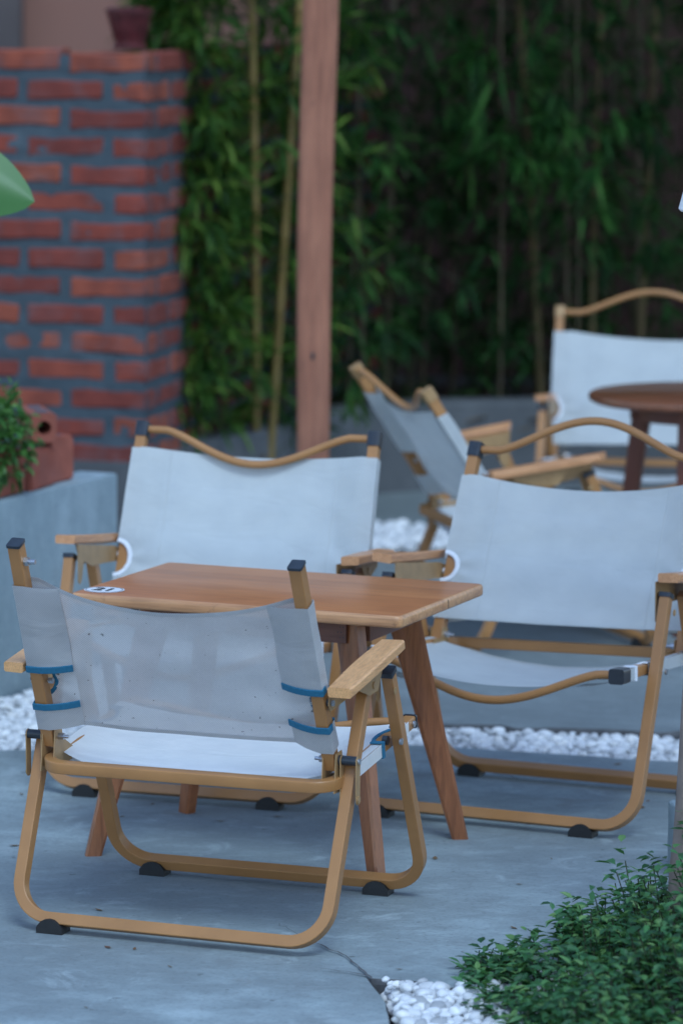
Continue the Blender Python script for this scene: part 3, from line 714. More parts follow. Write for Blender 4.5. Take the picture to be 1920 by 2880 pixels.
# shrub at the front right: sprigs rising from the pebbles
def shrub():
    rnd = random.Random(14); t = empty('low_shrub', (.45, 5.85, -.03), label='low spreading dark green shrub growing over white pebbles in the front right corner', cat='shrub')
    st = MB(); lf = MB(); o = Vector((.45, 5.85, -.03))
    n = 0
    while n < 900:
        x = rnd.uniform(.19, .8); y = rnd.uniform(5.3, 6.2)
        # height envelope: rises to the right
        h = .03 + .62 * max(0, (x - .22)) ** 1.15 * (.8 + 1.0 * noise.noise(Vector((x * 9, y * 9, 3))))
        if y > 6.05: h *= .8
        edge = .19 + max(0, (y - 5.95)) * 1.0 + max(0, 5.72 - y) * .45 + .02 * noise.noise(Vector((y * 14, 1, 1)))
        if x < edge: continue
        n += 1
        b = Vector((x, y, -.03)) - o; lean = Vector((-.35, rnd.uniform(-.4, .3), 0)) * rnd.random()
        e = b + Vector((0, 0, .03 + h * rnd.uniform(.35, 1.0))) + lean * h * 1.2
        mid = b.lerp(e, .55) + Vector((rnd.uniform(-.012, .012), rnd.uniform(-.012, .012), .006)); sweep(st, [b, mid, mid.lerp(e, .75)], circ(.0009, 4))
        k = rnd.randint(10, 15)
        for q in range(k):
            s = .35 + .65 * q / (k - 1); p = (b.lerp(mid, s * 2) if s < .5 else mid.lerp(e, s * 2 - 1)); a = q * 2.4 + rnd.random()
            p = p + rdir(rnd) * .009; dd = Vector((math.cos(a), math.sin(a), rnd.uniform(-.25, .75)))
            leaf(lf, p, dd, Vector((0, 0, 1)) + rdir(rnd) * .35, rnd.uniform(.015, .029), rnd.uniform(.008, .015), .15, rnd.uniform(0, .4))
    tag(st.build('stems', M['twig'], t), kind='stuff'); tag(lf.build('foliage', M['leaf_s'], t, smooth=False), kind='stuff')
shrub()

# tree trunk at the right edge
tr = empty('tree', (.575, 6.1, -.045), label='slim brown tree trunk at the right edge rising out of the low shrub', cat='tree')
mb = MB(); P = [(-.002, 0, 0), (.0, 0, .08), (.012, 0, .36), (.016, .0, .6), (.022, .01, .95), (.12, .02, 1.7), (.27, .03, 2.4)]
PP = []
for i in range(len(P) - 1):
    for k in range(6): PP.append(Vector(P[i]).lerp(Vector(P[i + 1]), k / 6) + Vector((noise.noise(Vector((i + k / 6, 0, 0)) * 1.3) * .003, 0, 0)))
sweep(mb, PP, circ(.057, 20), N=(0, 1, 0), scale=[1.05 - .35 * i / len(PP) + .03 * noise.noise(Vector((i * .7, 4, 0))) for i in range(len(PP))]); mb.build('trunk', M['bark'], tr)
br = MB(); lf = MB(); rt = random.Random(8)
for i in range(9):
    b = Vector((.27, .03, 2.38)) - Vector((.03, 0, .2)) * rt.random(); d = rdir(rt, .1, .9); e = b + d * rt.uniform(.25, .5); sweep(br, [b, b.lerp(e, .5) + Vector((0, 0, .04)), e], circ(.008, 6), scale=[1, .7, .3])
    for q in range(55):
        p = b.lerp(e, rt.uniform(.4, 1.1)) + rdir(rt) * .1; leaf(lf, p, rdir(rt, -.6, .4), Vector((0, 0, 1)), .07, .03, .15, .3)
br.build('branch', M['bark'], tr); tag(lf.build('crown', M['leaf_s'], tr, smooth=False), kind='stuff')

# concrete block behind the trunk
mb = MB(); box(mb, (.632, 6.62, .037), (.115, .13, .165), .006, rz=.12, jit=.002, cuts=3)
tag(mb.build('stone_block', M['planter']), 'rough pale stone block standing behind the tree trunk at the right edge', 'stone block')

# broad leaf plant reaching in from the left
bp = empty('broad_leaf_plant', (-.86, 7.6, -.02), label='broad leaved plant whose single pointed leaf tip reaches in from the left edge', cat='plant')
mb = MB(); sweep(mb, [(0, 0, 0), (.01, 0, .5), (.04, 0, .95), (.10, 0, 1.12)], circ(.006, 8), N=(0, 1, 0)); mb.build('stem', M['leaf_b'], bp)
def broad(parent, base, d, L, W_):
    mb = MB(); d = d.normalized(); s = Vector((0, .45, 1)).normalized(); s = (s - d * s.dot(d)).normalized(); u = d.cross(s); n = 16; vs = []
    for i in range(n + 1):
        t = i / n; wd = W_ * .5 * (math.sin(math.pi * t ** .85) ** .72 if 0 < t < 1 else 0) + .0004
        p = base + d * L * t + Vector((0, 0, -.03 * t * t))
        for k in (-1, -.5, 0, .5, 1): vs.append(p + s * wd * k + u * (abs(k) * wd * -.22))
    mb.add(vs, [(i * 5 + j, (i + 1) * 5 + j, (i + 1) * 5 + j + 1, i * 5 + j + 1) for i in range(n) for j in range(4)])
    ob = mb.build('leaf', M['leaf_b'], parent, ang=180); return ob
broad(bp, Vector((.05, 0, 1.19)), Vector((1, -.05, -.22)), .222, .15)
broad(bp, Vector((.02, 0, .98)), Vector((-.8, .2, .5)), .2, .09)
broad(bp, Vector((.04, 0, .95)), Vector((-.2, .9, .3)), .2, .09)

# ================================================================== POST
post = empty('wooden_post', (-.06, 9.6, -.045), label='tall rough reddish wooden post standing between the bamboo and the chairs', cat='post')
mb = MB(); PO = []
for z_ in [0, .2, .4, .55, .7, .85, 1.0, 1.2, 1.35, 1.5, 1.8, 2.2, 2.6, 3.0]:
    zz = z_ - .045; t = (zz - .36) / 1.1
    wv = .0395 + .0045 * t; cx = -.013 + .014 * t + .003 * math.sin(z_ * 5)
    PO.append((cx, wv, z_))
pr = rrect(1, 1, .42, 5); vs = []
for cx, wv, z_ in PO:
    for i, (a, b) in enumerate(pr): vs.append((cx + a * wv, b * .042 + .0012 * math.sin(z_ * 9 + a * 2), z_))
n = len(pr); mb.add(vs, [(i * n + j, i * n + (j + 1) % n, (i + 1) * n + (j + 1) % n, (i + 1) * n + j) for i in range(len(PO) - 1) for j in range(n)] + [tuple(range(n - 1, -1, -1)), tuple(range((len(PO) - 1) * n, len(PO) * n))])
mb.build('shaft', M['post'], post, ang=30)
mb = MB(); lathe(mb, [(.0012, 0), (.006, .0005), (.0055, .003), (.001, .0035)], 12); kn = mb.build('knot', M['black'], post, loc=(-.012, -.0425, .648), rot=(R(90), 0, 0)); kn.scale = (.8, 1.6, 1)

# white lamp shade corner at the right edge
ls = empty('lamp_shade', (.66, 6.5, 1.147), label='white hanging shade just entering the picture at the right edge', cat='lamp shade')
mb = MB(); lathe(mb, [(.098, .004), (.104, 0), (.107, .004), (.085, .09), (.05, .16), (.046, .16), (.08, .088), (.098, .008)], 48); mb.build('shade', M['shade'], ls)
mb = MB(); cyl(mb, (0, 0, .15), (0, 0, 1.9), .003, 8); mb.build('cord', M['black'], ls)
mb = MB(); cyl(mb, (0, 0, .11), (0, 0, .19), .02, 16); mb.build('socket', M['black'], ls)

# ================================================================== CHAIRS
# joint positions of each chair (left side, then right side), in the order of JOINTS
JOINTS = ['A', 'B', 'At', 'Bt', 'PT', 'PB', 'S', 'E', 'aFo', 'aFi', 'aRo', 'aRi', 'PV', 'FV']
CH = [
    ((-0.2084, 6.2905, -0.3604),
     ((-0.2667, -0.1827, 0.0217), (-0.277, 0.2534, 0.0222), (-0.2697, -0.0157, 0.4099), (-0.2745, 0.08, 0.4191), (-0.2377, -0.2359, 0.6375), (-0.2477, -0.0902, 0.3022), (-0.2526, -0.125, 0.2584), (-0.2487, 0.2644, 0.2988), (-0.3, 0.0957, 0.4644), (-0.261, 0.095, 0.4626), (-0.2976, -0.1582, 0.4322), (-0.2624, -0.162, 0.4319), (-0.2747, -0.0915, 0.3059), (-0.2631, 0.1138, 0.2919)),
     ((0.2677, -0.1848, 0.0218), (0.2755, 0.2627, 0.0227), (0.2706, -0.0154, 0.4098), (0.2747, 0.0791, 0.4142), (0.2385, -0.2362, 0.6301), (0.2406, -0.0905, 0.2997), (0.2628, -0.1245, 0.2614), (0.249, 0.2644, 0.2982), (0.2974, 0.0951, 0.4658), (0.2565, 0.0937, 0.4644), (0.3001, -0.159, 0.4291), (0.2623, -0.1624, 0.4298), (0.274, -0.0922, 0.3023), (0.2618, 0.1138, 0.2942))),
    ((-0.2283, 7.4317, 2.8608),
     ((-0.27, -0.1803, 0.022), (-0.2773, 0.2597, 0.0213), (-0.2697, -0.0157, 0.4099), (-0.2745, 0.08, 0.4191), (-0.2363, -0.2363, 0.635), (-0.2443, -0.0897, 0.2973), (-0.2575, -0.1258, 0.2648), (-0.2487, 0.2644, 0.2988), (-0.3, 0.0972, 0.4548), (-0.2647, 0.0956, 0.4523), (-0.2988, -0.159, 0.4311), (-0.2624, -0.162, 0.4319), (-0.2744, -0.0918, 0.3038), (-0.2631, 0.1138, 0.2919)),
     ((0.27, -0.1803, 0.022), (0.2653, 0.2482, 0.022), (0.2684, -0.0162, 0.41), (0.2774, 0.0801, 0.4249), (0.2383, -0.2363, 0.6372), (0.2443, -0.0897, 0.2973), (0.2575, -0.1258, 0.2648), (0.2487, 0.2644, 0.2988), (0.3017, 0.0957, 0.4686), (0.2626, 0.0947, 0.4687), (0.2988, -0.159, 0.4311), (0.2624, -0.1629, 0.4381), (0.2744, -0.0918, 0.3038), (0.2631, 0.1138, 0.2919))),
    ((0.3732, 7.2117, 2.7174),
     ((-0.2701, -0.1755, 0.0216), (-0.2732, 0.2419, 0.0227), (-0.2697, -0.0157, 0.4099), (-0.2715, 0.0809, 0.4199), (-0.237, -0.2363, 0.633), (-0.2443, -0.0897, 0.2973), (-0.2572, -0.1281, 0.2777), (-0.2484, 0.2644, 0.2993), (-0.3, 0.0957, 0.4644), (-0.2602, 0.0953, 0.4627), (-0.2988, -0.159, 0.4311), (-0.2624, -0.162, 0.4319), (-0.2744, -0.0918, 0.3038), (-0.266, 0.1137, 0.2867)),
     ((0.2699, -0.1707, 0.0212), (0.2743, 0.2443, 0.0225), (0.2697, -0.0157, 0.4099), (0.2745, 0.08, 0.4191), (0.2329, -0.2369, 0.6251), (0.2448, -0.0874, 0.2866), (0.254, -0.1274, 0.2656), (0.2487, 0.2644, 0.2988), (0.3015, 0.0964, 0.4646), (0.2627, 0.096, 0.4613), (0.2988, -0.159, 0.4311), (0.2628, -0.1628, 0.4381), (0.2744, -0.0918, 0.3038), (0.2631, 0.1138, 0.2919))),
    ((0.3555, 8.9833, -1.2427),
     ((-0.27, -0.1803, 0.022), (-0.2742, 0.2515, 0.022), (-0.2697, -0.0157, 0.4099), (-0.2745, 0.08, 0.4191), (-0.2435, -0.2578, 0.6252), (-0.2443, -0.0897, 0.2973), (-0.2624, -0.1329, 0.2811), (-0.2487, 0.2644, 0.2988), (-0.2943, 0.114, 0.4753), (-0.261, 0.095, 0.4626), (-0.2988, -0.159, 0.4311), (-0.2624, -0.162, 0.4319), (-0.2744, -0.0918, 0.3038), (-0.2631, 0.1138, 0.2919)),
     ((0.27, -0.1803, 0.022), (0.2742, 0.2515, 0.022), (0.2697, -0.0157, 0.4099), (0.2745, 0.08, 0.4191), (0.2317, -0.2553, 0.6178), (0.2443, -0.0897, 0.2973), (0.2575, -0.1258, 0.2648), (0.2487, 0.2644, 0.2988), (0.3, 0.0957, 0.4644), (0.271, 0.1209, 0.468), (0.2988, -0.159, 0.4311), (0.2636, -0.1584, 0.433), (0.2744, -0.0918, 0.3038), (0.2631, 0.1138, 0.2919))),
    ((0.797, 10.0716, 2.9844),
     ((-0.27, -0.1803, 0.022), (-0.2742, 0.2515, 0.022), (-0.2697, -0.0157, 0.4099), (-0.2745, 0.08, 0.4191), (-0.237, -0.2363, 0.633), (-0.2443, -0.0897, 0.2973), (-0.2575, -0.1258, 0.2648), (-0.2487, 0.2644, 0.2988), (-0.3, 0.0957, 0.4644), (-0.261, 0.095, 0.4626), (-0.2988, -0.159, 0.4311), (-0.2624, -0.162, 0.4319), (-0.2744, -0.0918, 0.3038), (-0.2631, 0.1138, 0.2919)),
     ((0.27, -0.1803, 0.022), (0.2742, 0.2515, 0.022), (0.2697, -0.0157, 0.4099), (0.2745, 0.08, 0.4191), (0.2639, -0.2347, 0.6465), (0.2619, -0.0859, 0.282), (0.2575, -0.1258, 0.2648), (0.2487, 0.2644, 0.2988), (0.2932, 0.0955, 0.4598), (0.261, 0.095, 0.4626), (0.2612, -0.1638, 0.4398), (0.2624, -0.162, 0.4319), (0.2744, -0.0918, 0.3038), (0.2631, 0.1138, 0.2919))),
]
def V(p): return Vector(p)
def add_uv(me, fn):
    l = me.uv_layers.new(name='UVMap')
    for lp in me.loops: l.data[lp.index].uv = fn(me.vertices[lp.vertex_index].co)

def rubber_foot(x, y, barz, dirx, parent, tilt):
    mb = MB(); prof = []
    L_, H_ = .021, .0165
    for i in range(9):
        a = math.pi * i / 8; prof.append((L_ * math.cos(a), max(0, math.sin(a)) * H_))
    prof2 = [(L_ * 1.08, -.008), (L_ * 1.08, .002)] + prof[1:-1] + [(-L_ * 1.08, .002), (-L_ * 1.08, -.008)]
    hw = .0165; n = len(prof2); vs = [(a, -hw, b) for a, b in prof2] + [(a, hw, b) for a, b in prof2]
    fs = [tuple(range(n)), tuple(range(2 * n - 1, n - 1, -1))] + [(i, n + i, n + (i + 1) % n, (i + 1) % n) for i in range(n)]
    mb.add(vs, fs); o = mb.build('rubber_foot', M['rubber'], parent, ang=50)
    o.location = (x, y, .008); o.rotation_euler = (0, 0, dirx); return o

def make_chair(idx, label, kind, top_tube, feet, group):
    pose, left, right = CH[idx]; p = {}
    for k, a, b in zip(JOINTS, left, right): p[k + 'L'] = Vector(a); p[k + 'R'] = Vector(b)
    if idx == 3:   # leans back further than the others
        pose = (pose[0] + .034, pose[1] + .010, pose[2])
        for k in ('PTL', 'PTR'): p[k].y -= .034; p[k].z -= .012
    t = empty('folding_chair', (pose[0], pose[1], 0), pose[2], label=label, cat='chair', group=group)
    g = M['gold']
    fabm, fabs, seatm, trim = (M['fab0'], M['fab0s'], M['fabseat'], M['trim_blue']) if kind == 'mesh' else (M['fab'], M['fab'], M['fab'], M['trim_white'])
    # leg U frames
    for nm, a, b, ext, inp in (('rear_leg_frame', 'A', 'At', .0, .0096), ('front_leg_frame', 'B', 'Bt', .0, .0096)):
        mb = MB(); PL, PR_ = p[a + 'L'], p[a + 'R']; TL, TR = p[b + 'L'], p[b + 'R']
        path = fillet([TL, PL, PR_, TR], .062, 10)
        nrm = (PR_ - PL).cross(TL - PL).normalized()
        sweep(mb, path, rrect(inp, .0108, .0016, 3), N=nrm); mb.build(nm, g, t, ang=20)
        if nm[0] == 'f':
            for T, B_ in ((TL, PL), (TR, PR_)):
                mb = MB(); d = (T - B_).normalized(); sweep(mb, [T - d * .004, T + d * .0045], rrect(.0110, .0128, .002, 3), N=nrm); mb.build('leg_cap', M['black'], t)
    # feet
    for (leg, s, dx) in feet:
        q = p[leg + ('L' if s < 0 else 'R')]; o_ = p[leg + ('R' if s < 0 else 'L')]; d = (o_ - q).normalized(); c = q + d * dx
        rubber_foot(c.x, c.y, c.z, math.atan2(d.y, d.x), t, 0)
    # seat frame
    SL, SR = p['SL'].copy(), p['SR'].copy(); EL, ER = p['EL'].copy(), p['ER'].copy()
    for q, s in ((SL, 1), (SR, -1)): q.x += s * .0095
    for q, s in ((EL, 1), (ER, -1)): q.x += s * .002
    mb = MB(); nrm = (SR - SL).cross(EL - SL).normalized()
    sweep(mb, fillet([EL, SL, SR, ER], .036, 10), rrect(.0100, .0098, .003, 4), N=nrm); mb.build('seat_frame', g, t, ang=20)
    for q, w_ in ((EL, SL), (ER, SR)):
        d = (q - w_).normalized(); mb = MB(); sweep(mb, [q - d * .002, q + d * .003], rrect(.0118, .0114, .003, 3), N=nrm); mb.build('end_cap', M['black'], t)
        if kind != 'mesh':
            mb = MB(); sweep(mb, [q - d * .032, q + d * .004], rrect(.0145, .0138, .005, 4), N=nrm); mb.build('tube_clamp', M['black'], t)
    # front round tube, dipping
    def arc(a, b, h, n=34, flat=.12, up=Vector((0, 0, 1))):
        out = []
        for i in range(n + 1):
            s = i / n; q = a.lerp(b, s)
            k = 0 if s < flat * .6 or s > 1 - flat * .6 else math.sin(math.pi * (s - flat * .6) / (1 - 1.2 * flat)) ** 1.35
            out.append(q + up * h * k)
        return out
    dE = (EL - SL).normalized(); a_ = EL - dE * .014; b_ = ER - dE * .014
    mb = MB(); sweep(mb, arc(a_, b_, -.062 if kind != 'mesh' else -.03, up=Vector((0, -.25, 1)).normalized()), circ(.0078, 14), N=(0, 1, .2)); mb.build('front_tube', g, t)
    for q, s in ((EL, -1), (ER, 1)):
        mb = MB(); c = q - dE * .014; cyl(mb, c + Vector((s * .0108, 0, 0)), c + Vector((s * .0135, 0, 0)), .0058, 14); cyl(mb, c + Vector((s * .0135, 0, 0)), c + Vector((s * .0142, 0, 0)), .003, 8); mb.build('bolt', M['steel'], t)
    # back posts
    ts = {}
    for S_, s in (('L', -1), ('R', 1)):
        T, B_ = p['PT' + S_], p['PB' + S_]; d = (T - B_).normalized()
        mb = MB(); sweep(mb, [B_ - d * .014, T], rrect(.0103, .0116, .0016, 3), N=(0, 1, 0)); mb.build('back_post', g, t, ang=20)
        mb = MB()
        if top_tube: sweep(mb, [T - d * .017, T + d * .012], rrect(.0128, .0142, .004, 4), N=(0, 1, 0))
        else: sweep(mb, [T - d * .0015, T + d * .003], rrect(.0118, .0132, .003, 3), N=(0, 1, 0))
        mb.build('post_cap', M['black'] if idx < 3 else M['gold_worn'], t)
        if not top_tube:
            mb = MB(); c = T - d * .032; cyl(mb, c + Vector((-s * .0105, 0, 0)), c + Vector((-s * .0180, 0, 0)), .0075, 6); cyl(mb, c + Vector((-s * .018, 0, 0)), c + Vector((-s * .029, 0, 0)), .0042, 8)
            if s < 0: mb.build('bolt', M['steel'], t)
            else:
                mb = MB(); cyl(mb, c + Vector((-s * .0100, -.001, 0)), c + Vector((-s * .0112, -.001, 0)), .0035, 10); mb.build('bolt_hole', M['black'], t)
        ts[S_] = (T, B_, d)
        # pivot: axis through post foot, black spacer, straps down to the rear leg
        A_, At = p['A' + S_], p['At' + S_]; pv = p['PV' + S_].copy(); pv.y = B_.y; zz = B_.z
        mb = MB(); cyl(mb, (s * .2615, pv.y, zz), (s * .2855, pv.y, zz), .0078, 16); mb.build('spacer', M['black'], t)
        mb = MB(); cyl(mb, (s * .2555, pv.y, zz), (s * .2585, pv.y, zz), .0085, 16); mb.build('spacer', M['black'], t)
        mb = MB(); cyl(mb, (s * .222, pv.y, zz), (s * .232, pv.y, zz), .0058, 6); cyl(mb, (s * .214, pv.y, zz), (s * .222, pv.y, zz), .003, 8); mb.build('bolt', M['steel'], t); mb = MB(); cyl(mb, (s * .2875, pv.y, zz), (s * .2905, pv.y, zz), .005, 12); mb.build('bolt', M['steel'], t)
        zl = zz - .062; tt = (zl - A_.z) / (At.z - A_.z); yl = A_.y + (At.y - A_.y) * tt
        for xx in (.2600, .2868):
            pts = []
            for k in range(7): a = math.pi * k / 6; pts.append((pv.y + .0085 * math.cos(a), zz + .0085 * math.sin(a)))
            for k in range(7): a = math.pi + math.pi * k / 6; pts.append((yl + .0085 * math.cos(a), zl + .0085 * math.sin(a)))
            mb = MB(); plate(mb, pts, s * xx, .0016); mb.build('pivot_strap', M['gold_worn'], t)
        mb = MB(); cyl(mb, (s * .2876, yl, zl), (s * .2895, yl, zl), .0062, 14); mb.build('rivet', M['gold_worn'], t)
        # cheek plates joining post foot and seat rail
        S0 = p['S' + S_]; ry = B_.y; zr = S0.z
        for xx in (.2328, .2545):
            pts = [(ry - .014, zz + .012), (ry + .012, zz + .014), (ry + .016, zz - .005), (ry + .055, zr + .018), (ry + .052, zr - .004), (ry + .004, zr - .014), (ry - .022, zr - .012), (ry - .018, zr + .01)]
            mb = MB(); plate(mb, pts, s * xx, .0016); mb.build('cheek_plate', M['gold_worn'], t)
        # seat pivot on the front leg
        fv = p['FV' + S_]; mb = MB(); cyl(mb, (s * .2545, fv.y, fv.z), (s * .263, fv.y, fv.z), .0078, 16); mb.build('spacer', M['black'] if kind == 'mesh' else M['trim_white'], t)
        mb = MB(); cyl(mb, (s * .284, fv.y, fv.z), (s * .2875, fv.y, fv.z), .0058, 12); mb.build('bolt', M['steel'], t)
        # armrest
        aFo, aFi, aRo, aRi = (p[k + S_] for k in ('aFo', 'aFi', 'aRo', 'aRi')); mb = MB(); th = .0168; n = 14; vs = []
        up = (aFo - aRo).cross(aFi - aFo); up = up if up.z > 0 else -up; up.normalize()
        for i in range(n + 1):
            s_ = i / n; o_ = aRo.lerp(aFo, s_); i_ = aRi.lerp(aFi, s_); w_ = (i_ - o_).normalized()
            i_ = i_ + w_ * (.0035 * math.sin(math.pi * s_) ** 1.5) + w_ * .001; o_ = o_ - w_ * (.001 * math.sin(math.pi * s_))
            e = .0025
            if i in (0, n): o2, i2 = o_ + w_ * .0006, i_ - w_ * .0006
            else: o2, i2 = o_, i_
            ring = [o2 + w_ * e, i2 - w_ * e, i2 - up * e, i2 - up * (th - e), i2 - w_ * e - up * th, o2 + w_ * e - up * th, o2 - up * (th - e), o2 - up * e]
            vs += ring
        fs = [(i * 8 + j, i * 8 + (j + 1) % 8, (i + 1) * 8 + (j + 1) % 8, (i + 1) * 8 + j) for i in range(n) for j in range(8)] + [tuple(range(7, -1, -1)), tuple(range(n * 8, n * 8 + 8))]
        mb.add(vs, fs); mb.build('armrest', M['arm_pale'] if kind == 'mesh' else M['arm'], t)
        # channel bracket under the armrest
        zt = lambda y: aRo.z + (aFo.z - aRo.z) * (y - aRo.y) / (aFo.y - aRo.y) - th - .0006
        y0 = B_.y + (T.y - B_.y) * ((zt(-.15) - .02 - B_.z) / (T.z - B_.z)); bt = p['Bt' + S_]; at = p['At' + S_]
        inner = [(y0 - .008, zt(y0) - .006), (y0 + .02, zt(y0 + .02)), (bt.y + .016, zt(bt.y + .016)), (bt.y + .014, bt.z - .045), (bt.y + .006, bt.z - .052), (bt.y - .004, bt.z - .045), (bt.y - .016, bt.z - .01), (at.y + .03, at.z - .012), (at.y - .02, at.z - .014), (y0 - .002, zt(y0) - .03), (y0 - .01, zt(y0) - .02)]
        outer = [(y0 + .045, zt(y0 + .045)), (at.y + .045, zt(at.y + .045)), (at.y + .018, at.z - .012), (at.y - .02, at.z - .014), (y0 + .05, zt(y0 + .05) - .012)]
        mb = MB(); plate(mb, inner, s * .2560, .0016); mb.build('arm_bracket', M['gold_worn'], t)
        mb = MB(); plate(mb, outer, s * .2850, .0016); mb.build('arm_bracket', M['gold_worn'], t)
        mb = MB(); cyl(mb, (s * .2858, at.y - .002, at.z + .0), (s * .2880, at.y - .002, at.z + .0), .006, 12); mb.build('rivet', M['gold_worn'], t); mb = MB(); cyl(mb, (s * .2865, bt.y, bt.z - .03), (s * .2882, bt.y, bt.z - .03), .006, 12); mb.build('rivet', M['gold_worn'], t)
        mb = MB(); cyl(mb, (s * .2495, y0 + .0, zt(y0) - .017), (s * .2552, y0, zt(y0) - .017), .0062, 12); mb.build('spacer', M['black'] if kind == 'mesh' else M['trim_white'], t)
        mb = MB(); cyl(mb, (s * .2224, y0 + .0, zt(y0) - .017), (s * .2302, y0, zt(y0) - .017), .0052, 6); mb.build('bolt', M['steel'], t); mb = MB(); cyl(mb, (s * .2570, y0, zt(y0) - .017), (s * .2615, y0, zt(y0) - .017), .0052, 6); mb.build('bolt', M['steel'], t)
        rl_ = MB()
    # top rail
    if top_tube:
        TL, TR = p['PTL'], p['PTR']; up = (ts['L'][2] + ts['R'][2]).normalized()
        a_ = TL + Vector((.010, .0, -.001)); b_ = TR - Vector((.010, .0, .001))
        mb = MB(); sweep(mb, arc(a_, b_, top_tube, flat=.14, up=up), circ(.0078, 14), N=(0, 1, .2)); mb.build('back_rail', g, t)
    # ---------------- back cloth
    tt0, tn0, tn1, tt1 = {0: (.192, .64, .81, .945), 1: (.115, .63, .82, .95), 2: (.155, .575, .725, .925), 3: (.15, .6, .78, .93), 4: (.15, .6, .78, .93)}[idx]
    NR = .034 if kind == 'mesh' else .029
    drop = {0: .024, 1: .004, 2: .014, 3: .01, 4: .006}[idx]
    def back_pt(x, tv, off=.0142):
        """x in metres from the middle, tv 0..1 down the posts"""
        wL, wR = -ts['L'][0].lerp(ts['L'][1], tv).x, ts['R'][0].lerp(ts['R'][1], tv).x
        u = (x + wL) / (wL + wR); q = ts['L'][0].lerp(ts['L'][1], tv).lerp(ts['R'][0].lerp(ts['R'][1], tv), u)
        k = max(0, 1 - (x / ((wL + wR) / 2 - .022)) ** 2)
        fwd = Vector((0, .87, .4)); e = (tv - tt0) / (tt1 - tt0)
        q = q + fwd * off - fwd * (.030 * k * (1 - .7 * e)) - Vector((0, 0, drop * k * (1 - e)))
        q += fwd * (.0035 * noise.noise(Vector((x * 9, tv * 6, idx * 5.0))) )
        tc = (tn0 + tn1) / 2
        for wx in (-wL, wR):
            dx = abs(x - wx); dt = (tv - tc) * .37; ds = math.hypot(dx, dt)
            q += fwd * (.0042 * math.exp(-ds / .08) * min(1, ds / .035) * min(1, dx / .03) * math.sin(math.atan2(dt, dx) * 7 + idx * 1.7 + ds * 25))
        q += fwd * (.0014 * min(1, k * 3) * math.sin(tv * 21 + x * 5 + 2 * noise.noise(Vector((x * 5, tv * 3, idx)))))
        return q
    nr, ncol = 56, 48; mb = MB(); vs = []; hw = .0112; UV = []
    wp = lambda S_, tv: abs(ts[S_][0].lerp(ts[S_][1], tv).x) + hw + .0012
    for i in range(nr + 1):
        tv = tt0 + (tt1 - tt0) * i / nr
        cut = 0
        if tn0 <= tv <= tn1: cut = NR * math.sqrt(max(0, 1 - ((tv - (tn0 + tn1) / 2) / ((tn1 - tn0) / 2)) ** 2))
        xl = -(wp('L', tv) - cut); xr = wp('R', tv) - cut
        for j in range(ncol + 1):
            x = xl + (xr - xl) * j / ncol; q = back_pt(x, tv); vs.append(q); UV.append((x, (1 - tv) * .37))
    mb.add(vs, [(i * (ncol + 1) + j, i * (ncol + 1) + j + 1, (i + 1) * (ncol + 1) + j + 1, (i + 1) * (ncol + 1) + j) for i in range(nr) for j in range(ncol)])
    me = mb.mesh('back_cloth', fabm, ang=180); l = me.uv_layers.new(name='UVMap')
    for lp in me.loops: l.data[lp.index].uv = UV[lp.vertex_index]
    cloth = mesh_obj('back_cloth', me, t)
    # sleeves wrapped round the posts and sewn behind
    def sleeve(S_, ta, tb, rows, close=False):
        s = -1 if S_ == 'L' else 1; mb = MB(); vs = []; uv = []
        fw = Vector((0, .87, .4)); hy = .0128
        for i in range(rows + 1):
            tv = ta + (tb - ta) * i / rows; c = ts[S_][0].lerp(ts[S_][1], tv); w_ = wp(S_, tv)
            seam = back_pt(s * (w_ - .074), tv) - fw * .0016
            q0 = back_pt(s * w_, tv)
            q1 = Vector((s * (w_ + .0005), c.y, c.z)) + fw * 0
            q2 = Vector((s * (w_ - .0002), c.y, c.z)) - fw * (hy + .001); q3 = Vector((s * (w_ - .020), c.y, c.z)) - fw * (hy + .002)
            mids = [q3.lerp(seam, k / 6) - fw * (.003 * math.sin(math.pi * k / 6)) for k in range(7)]
            ring = [q0, q1, q2] + mids
            acc = 0; pr_ = ring[0]
            for q in ring: acc += (q - pr_).length; pr_ = q; vs.append(q); uv.append((s * (.25 - acc) if False else acc + .3, (1 - tv) * .37))
        k = len(vs) // (rows + 1)
        mb.add(vs, [(i * k + j, i * k + j + 1, (i + 1) * k + j + 1, (i + 1) * k + j) for i in range(rows) for j in range(k - 1)])
        me = mb.mesh('cloth_sleeve', fabs, ang=60); l = me.uv_layers.new(name='UVMap')
        for lp in me.loops: l.data[lp.index].uv = uv[lp.vertex_index]
        so_ = mesh_obj('cloth_sleeve', me, cloth)
        return vs[:k], vs[-k:]
    def tape(P, wd, th_, up, name='edge_tape', parent=None):
        mb = MB(); sweep(mb, P, rrect(th_, wd, min(th_, wd) * .6, 2), N=up); return mb.build(name, trim, parent or t)
    for S_, s in (('L', -1), ('R', 1)):
        _, low = sleeve(S_, tt0, tn0, 16); hi, _ = sleeve(S_, tn1, tt1, 8)
        if kind == 'mesh':
            d = ts[S_][2]
            tape([q + d * .005 - Vector((0, .0012, 0)) for q in low[1:]], .0062, .0014, d, parent=cloth); tape([q - d * .005 - Vector((0, .0012, 0)) for q in hi[1:]], .0062, .0014, d, parent=cloth)
        P_ = []
        for i in range(15):
            a = math.pi * i / 14; tv = (tn0 + tn1) / 2 - math.cos(a) * (tn1 - tn0) / 2
            P_.append(back_pt(s * (wp(S_, tv) - NR * math.sin(a)), tv) + Vector((0, .001, 0)))
        tape(P_, .0016 if kind == 'mesh' else .0022, .0034 if kind == 'mesh' else .0042, Vector((0, .87, .4)), parent=cloth)
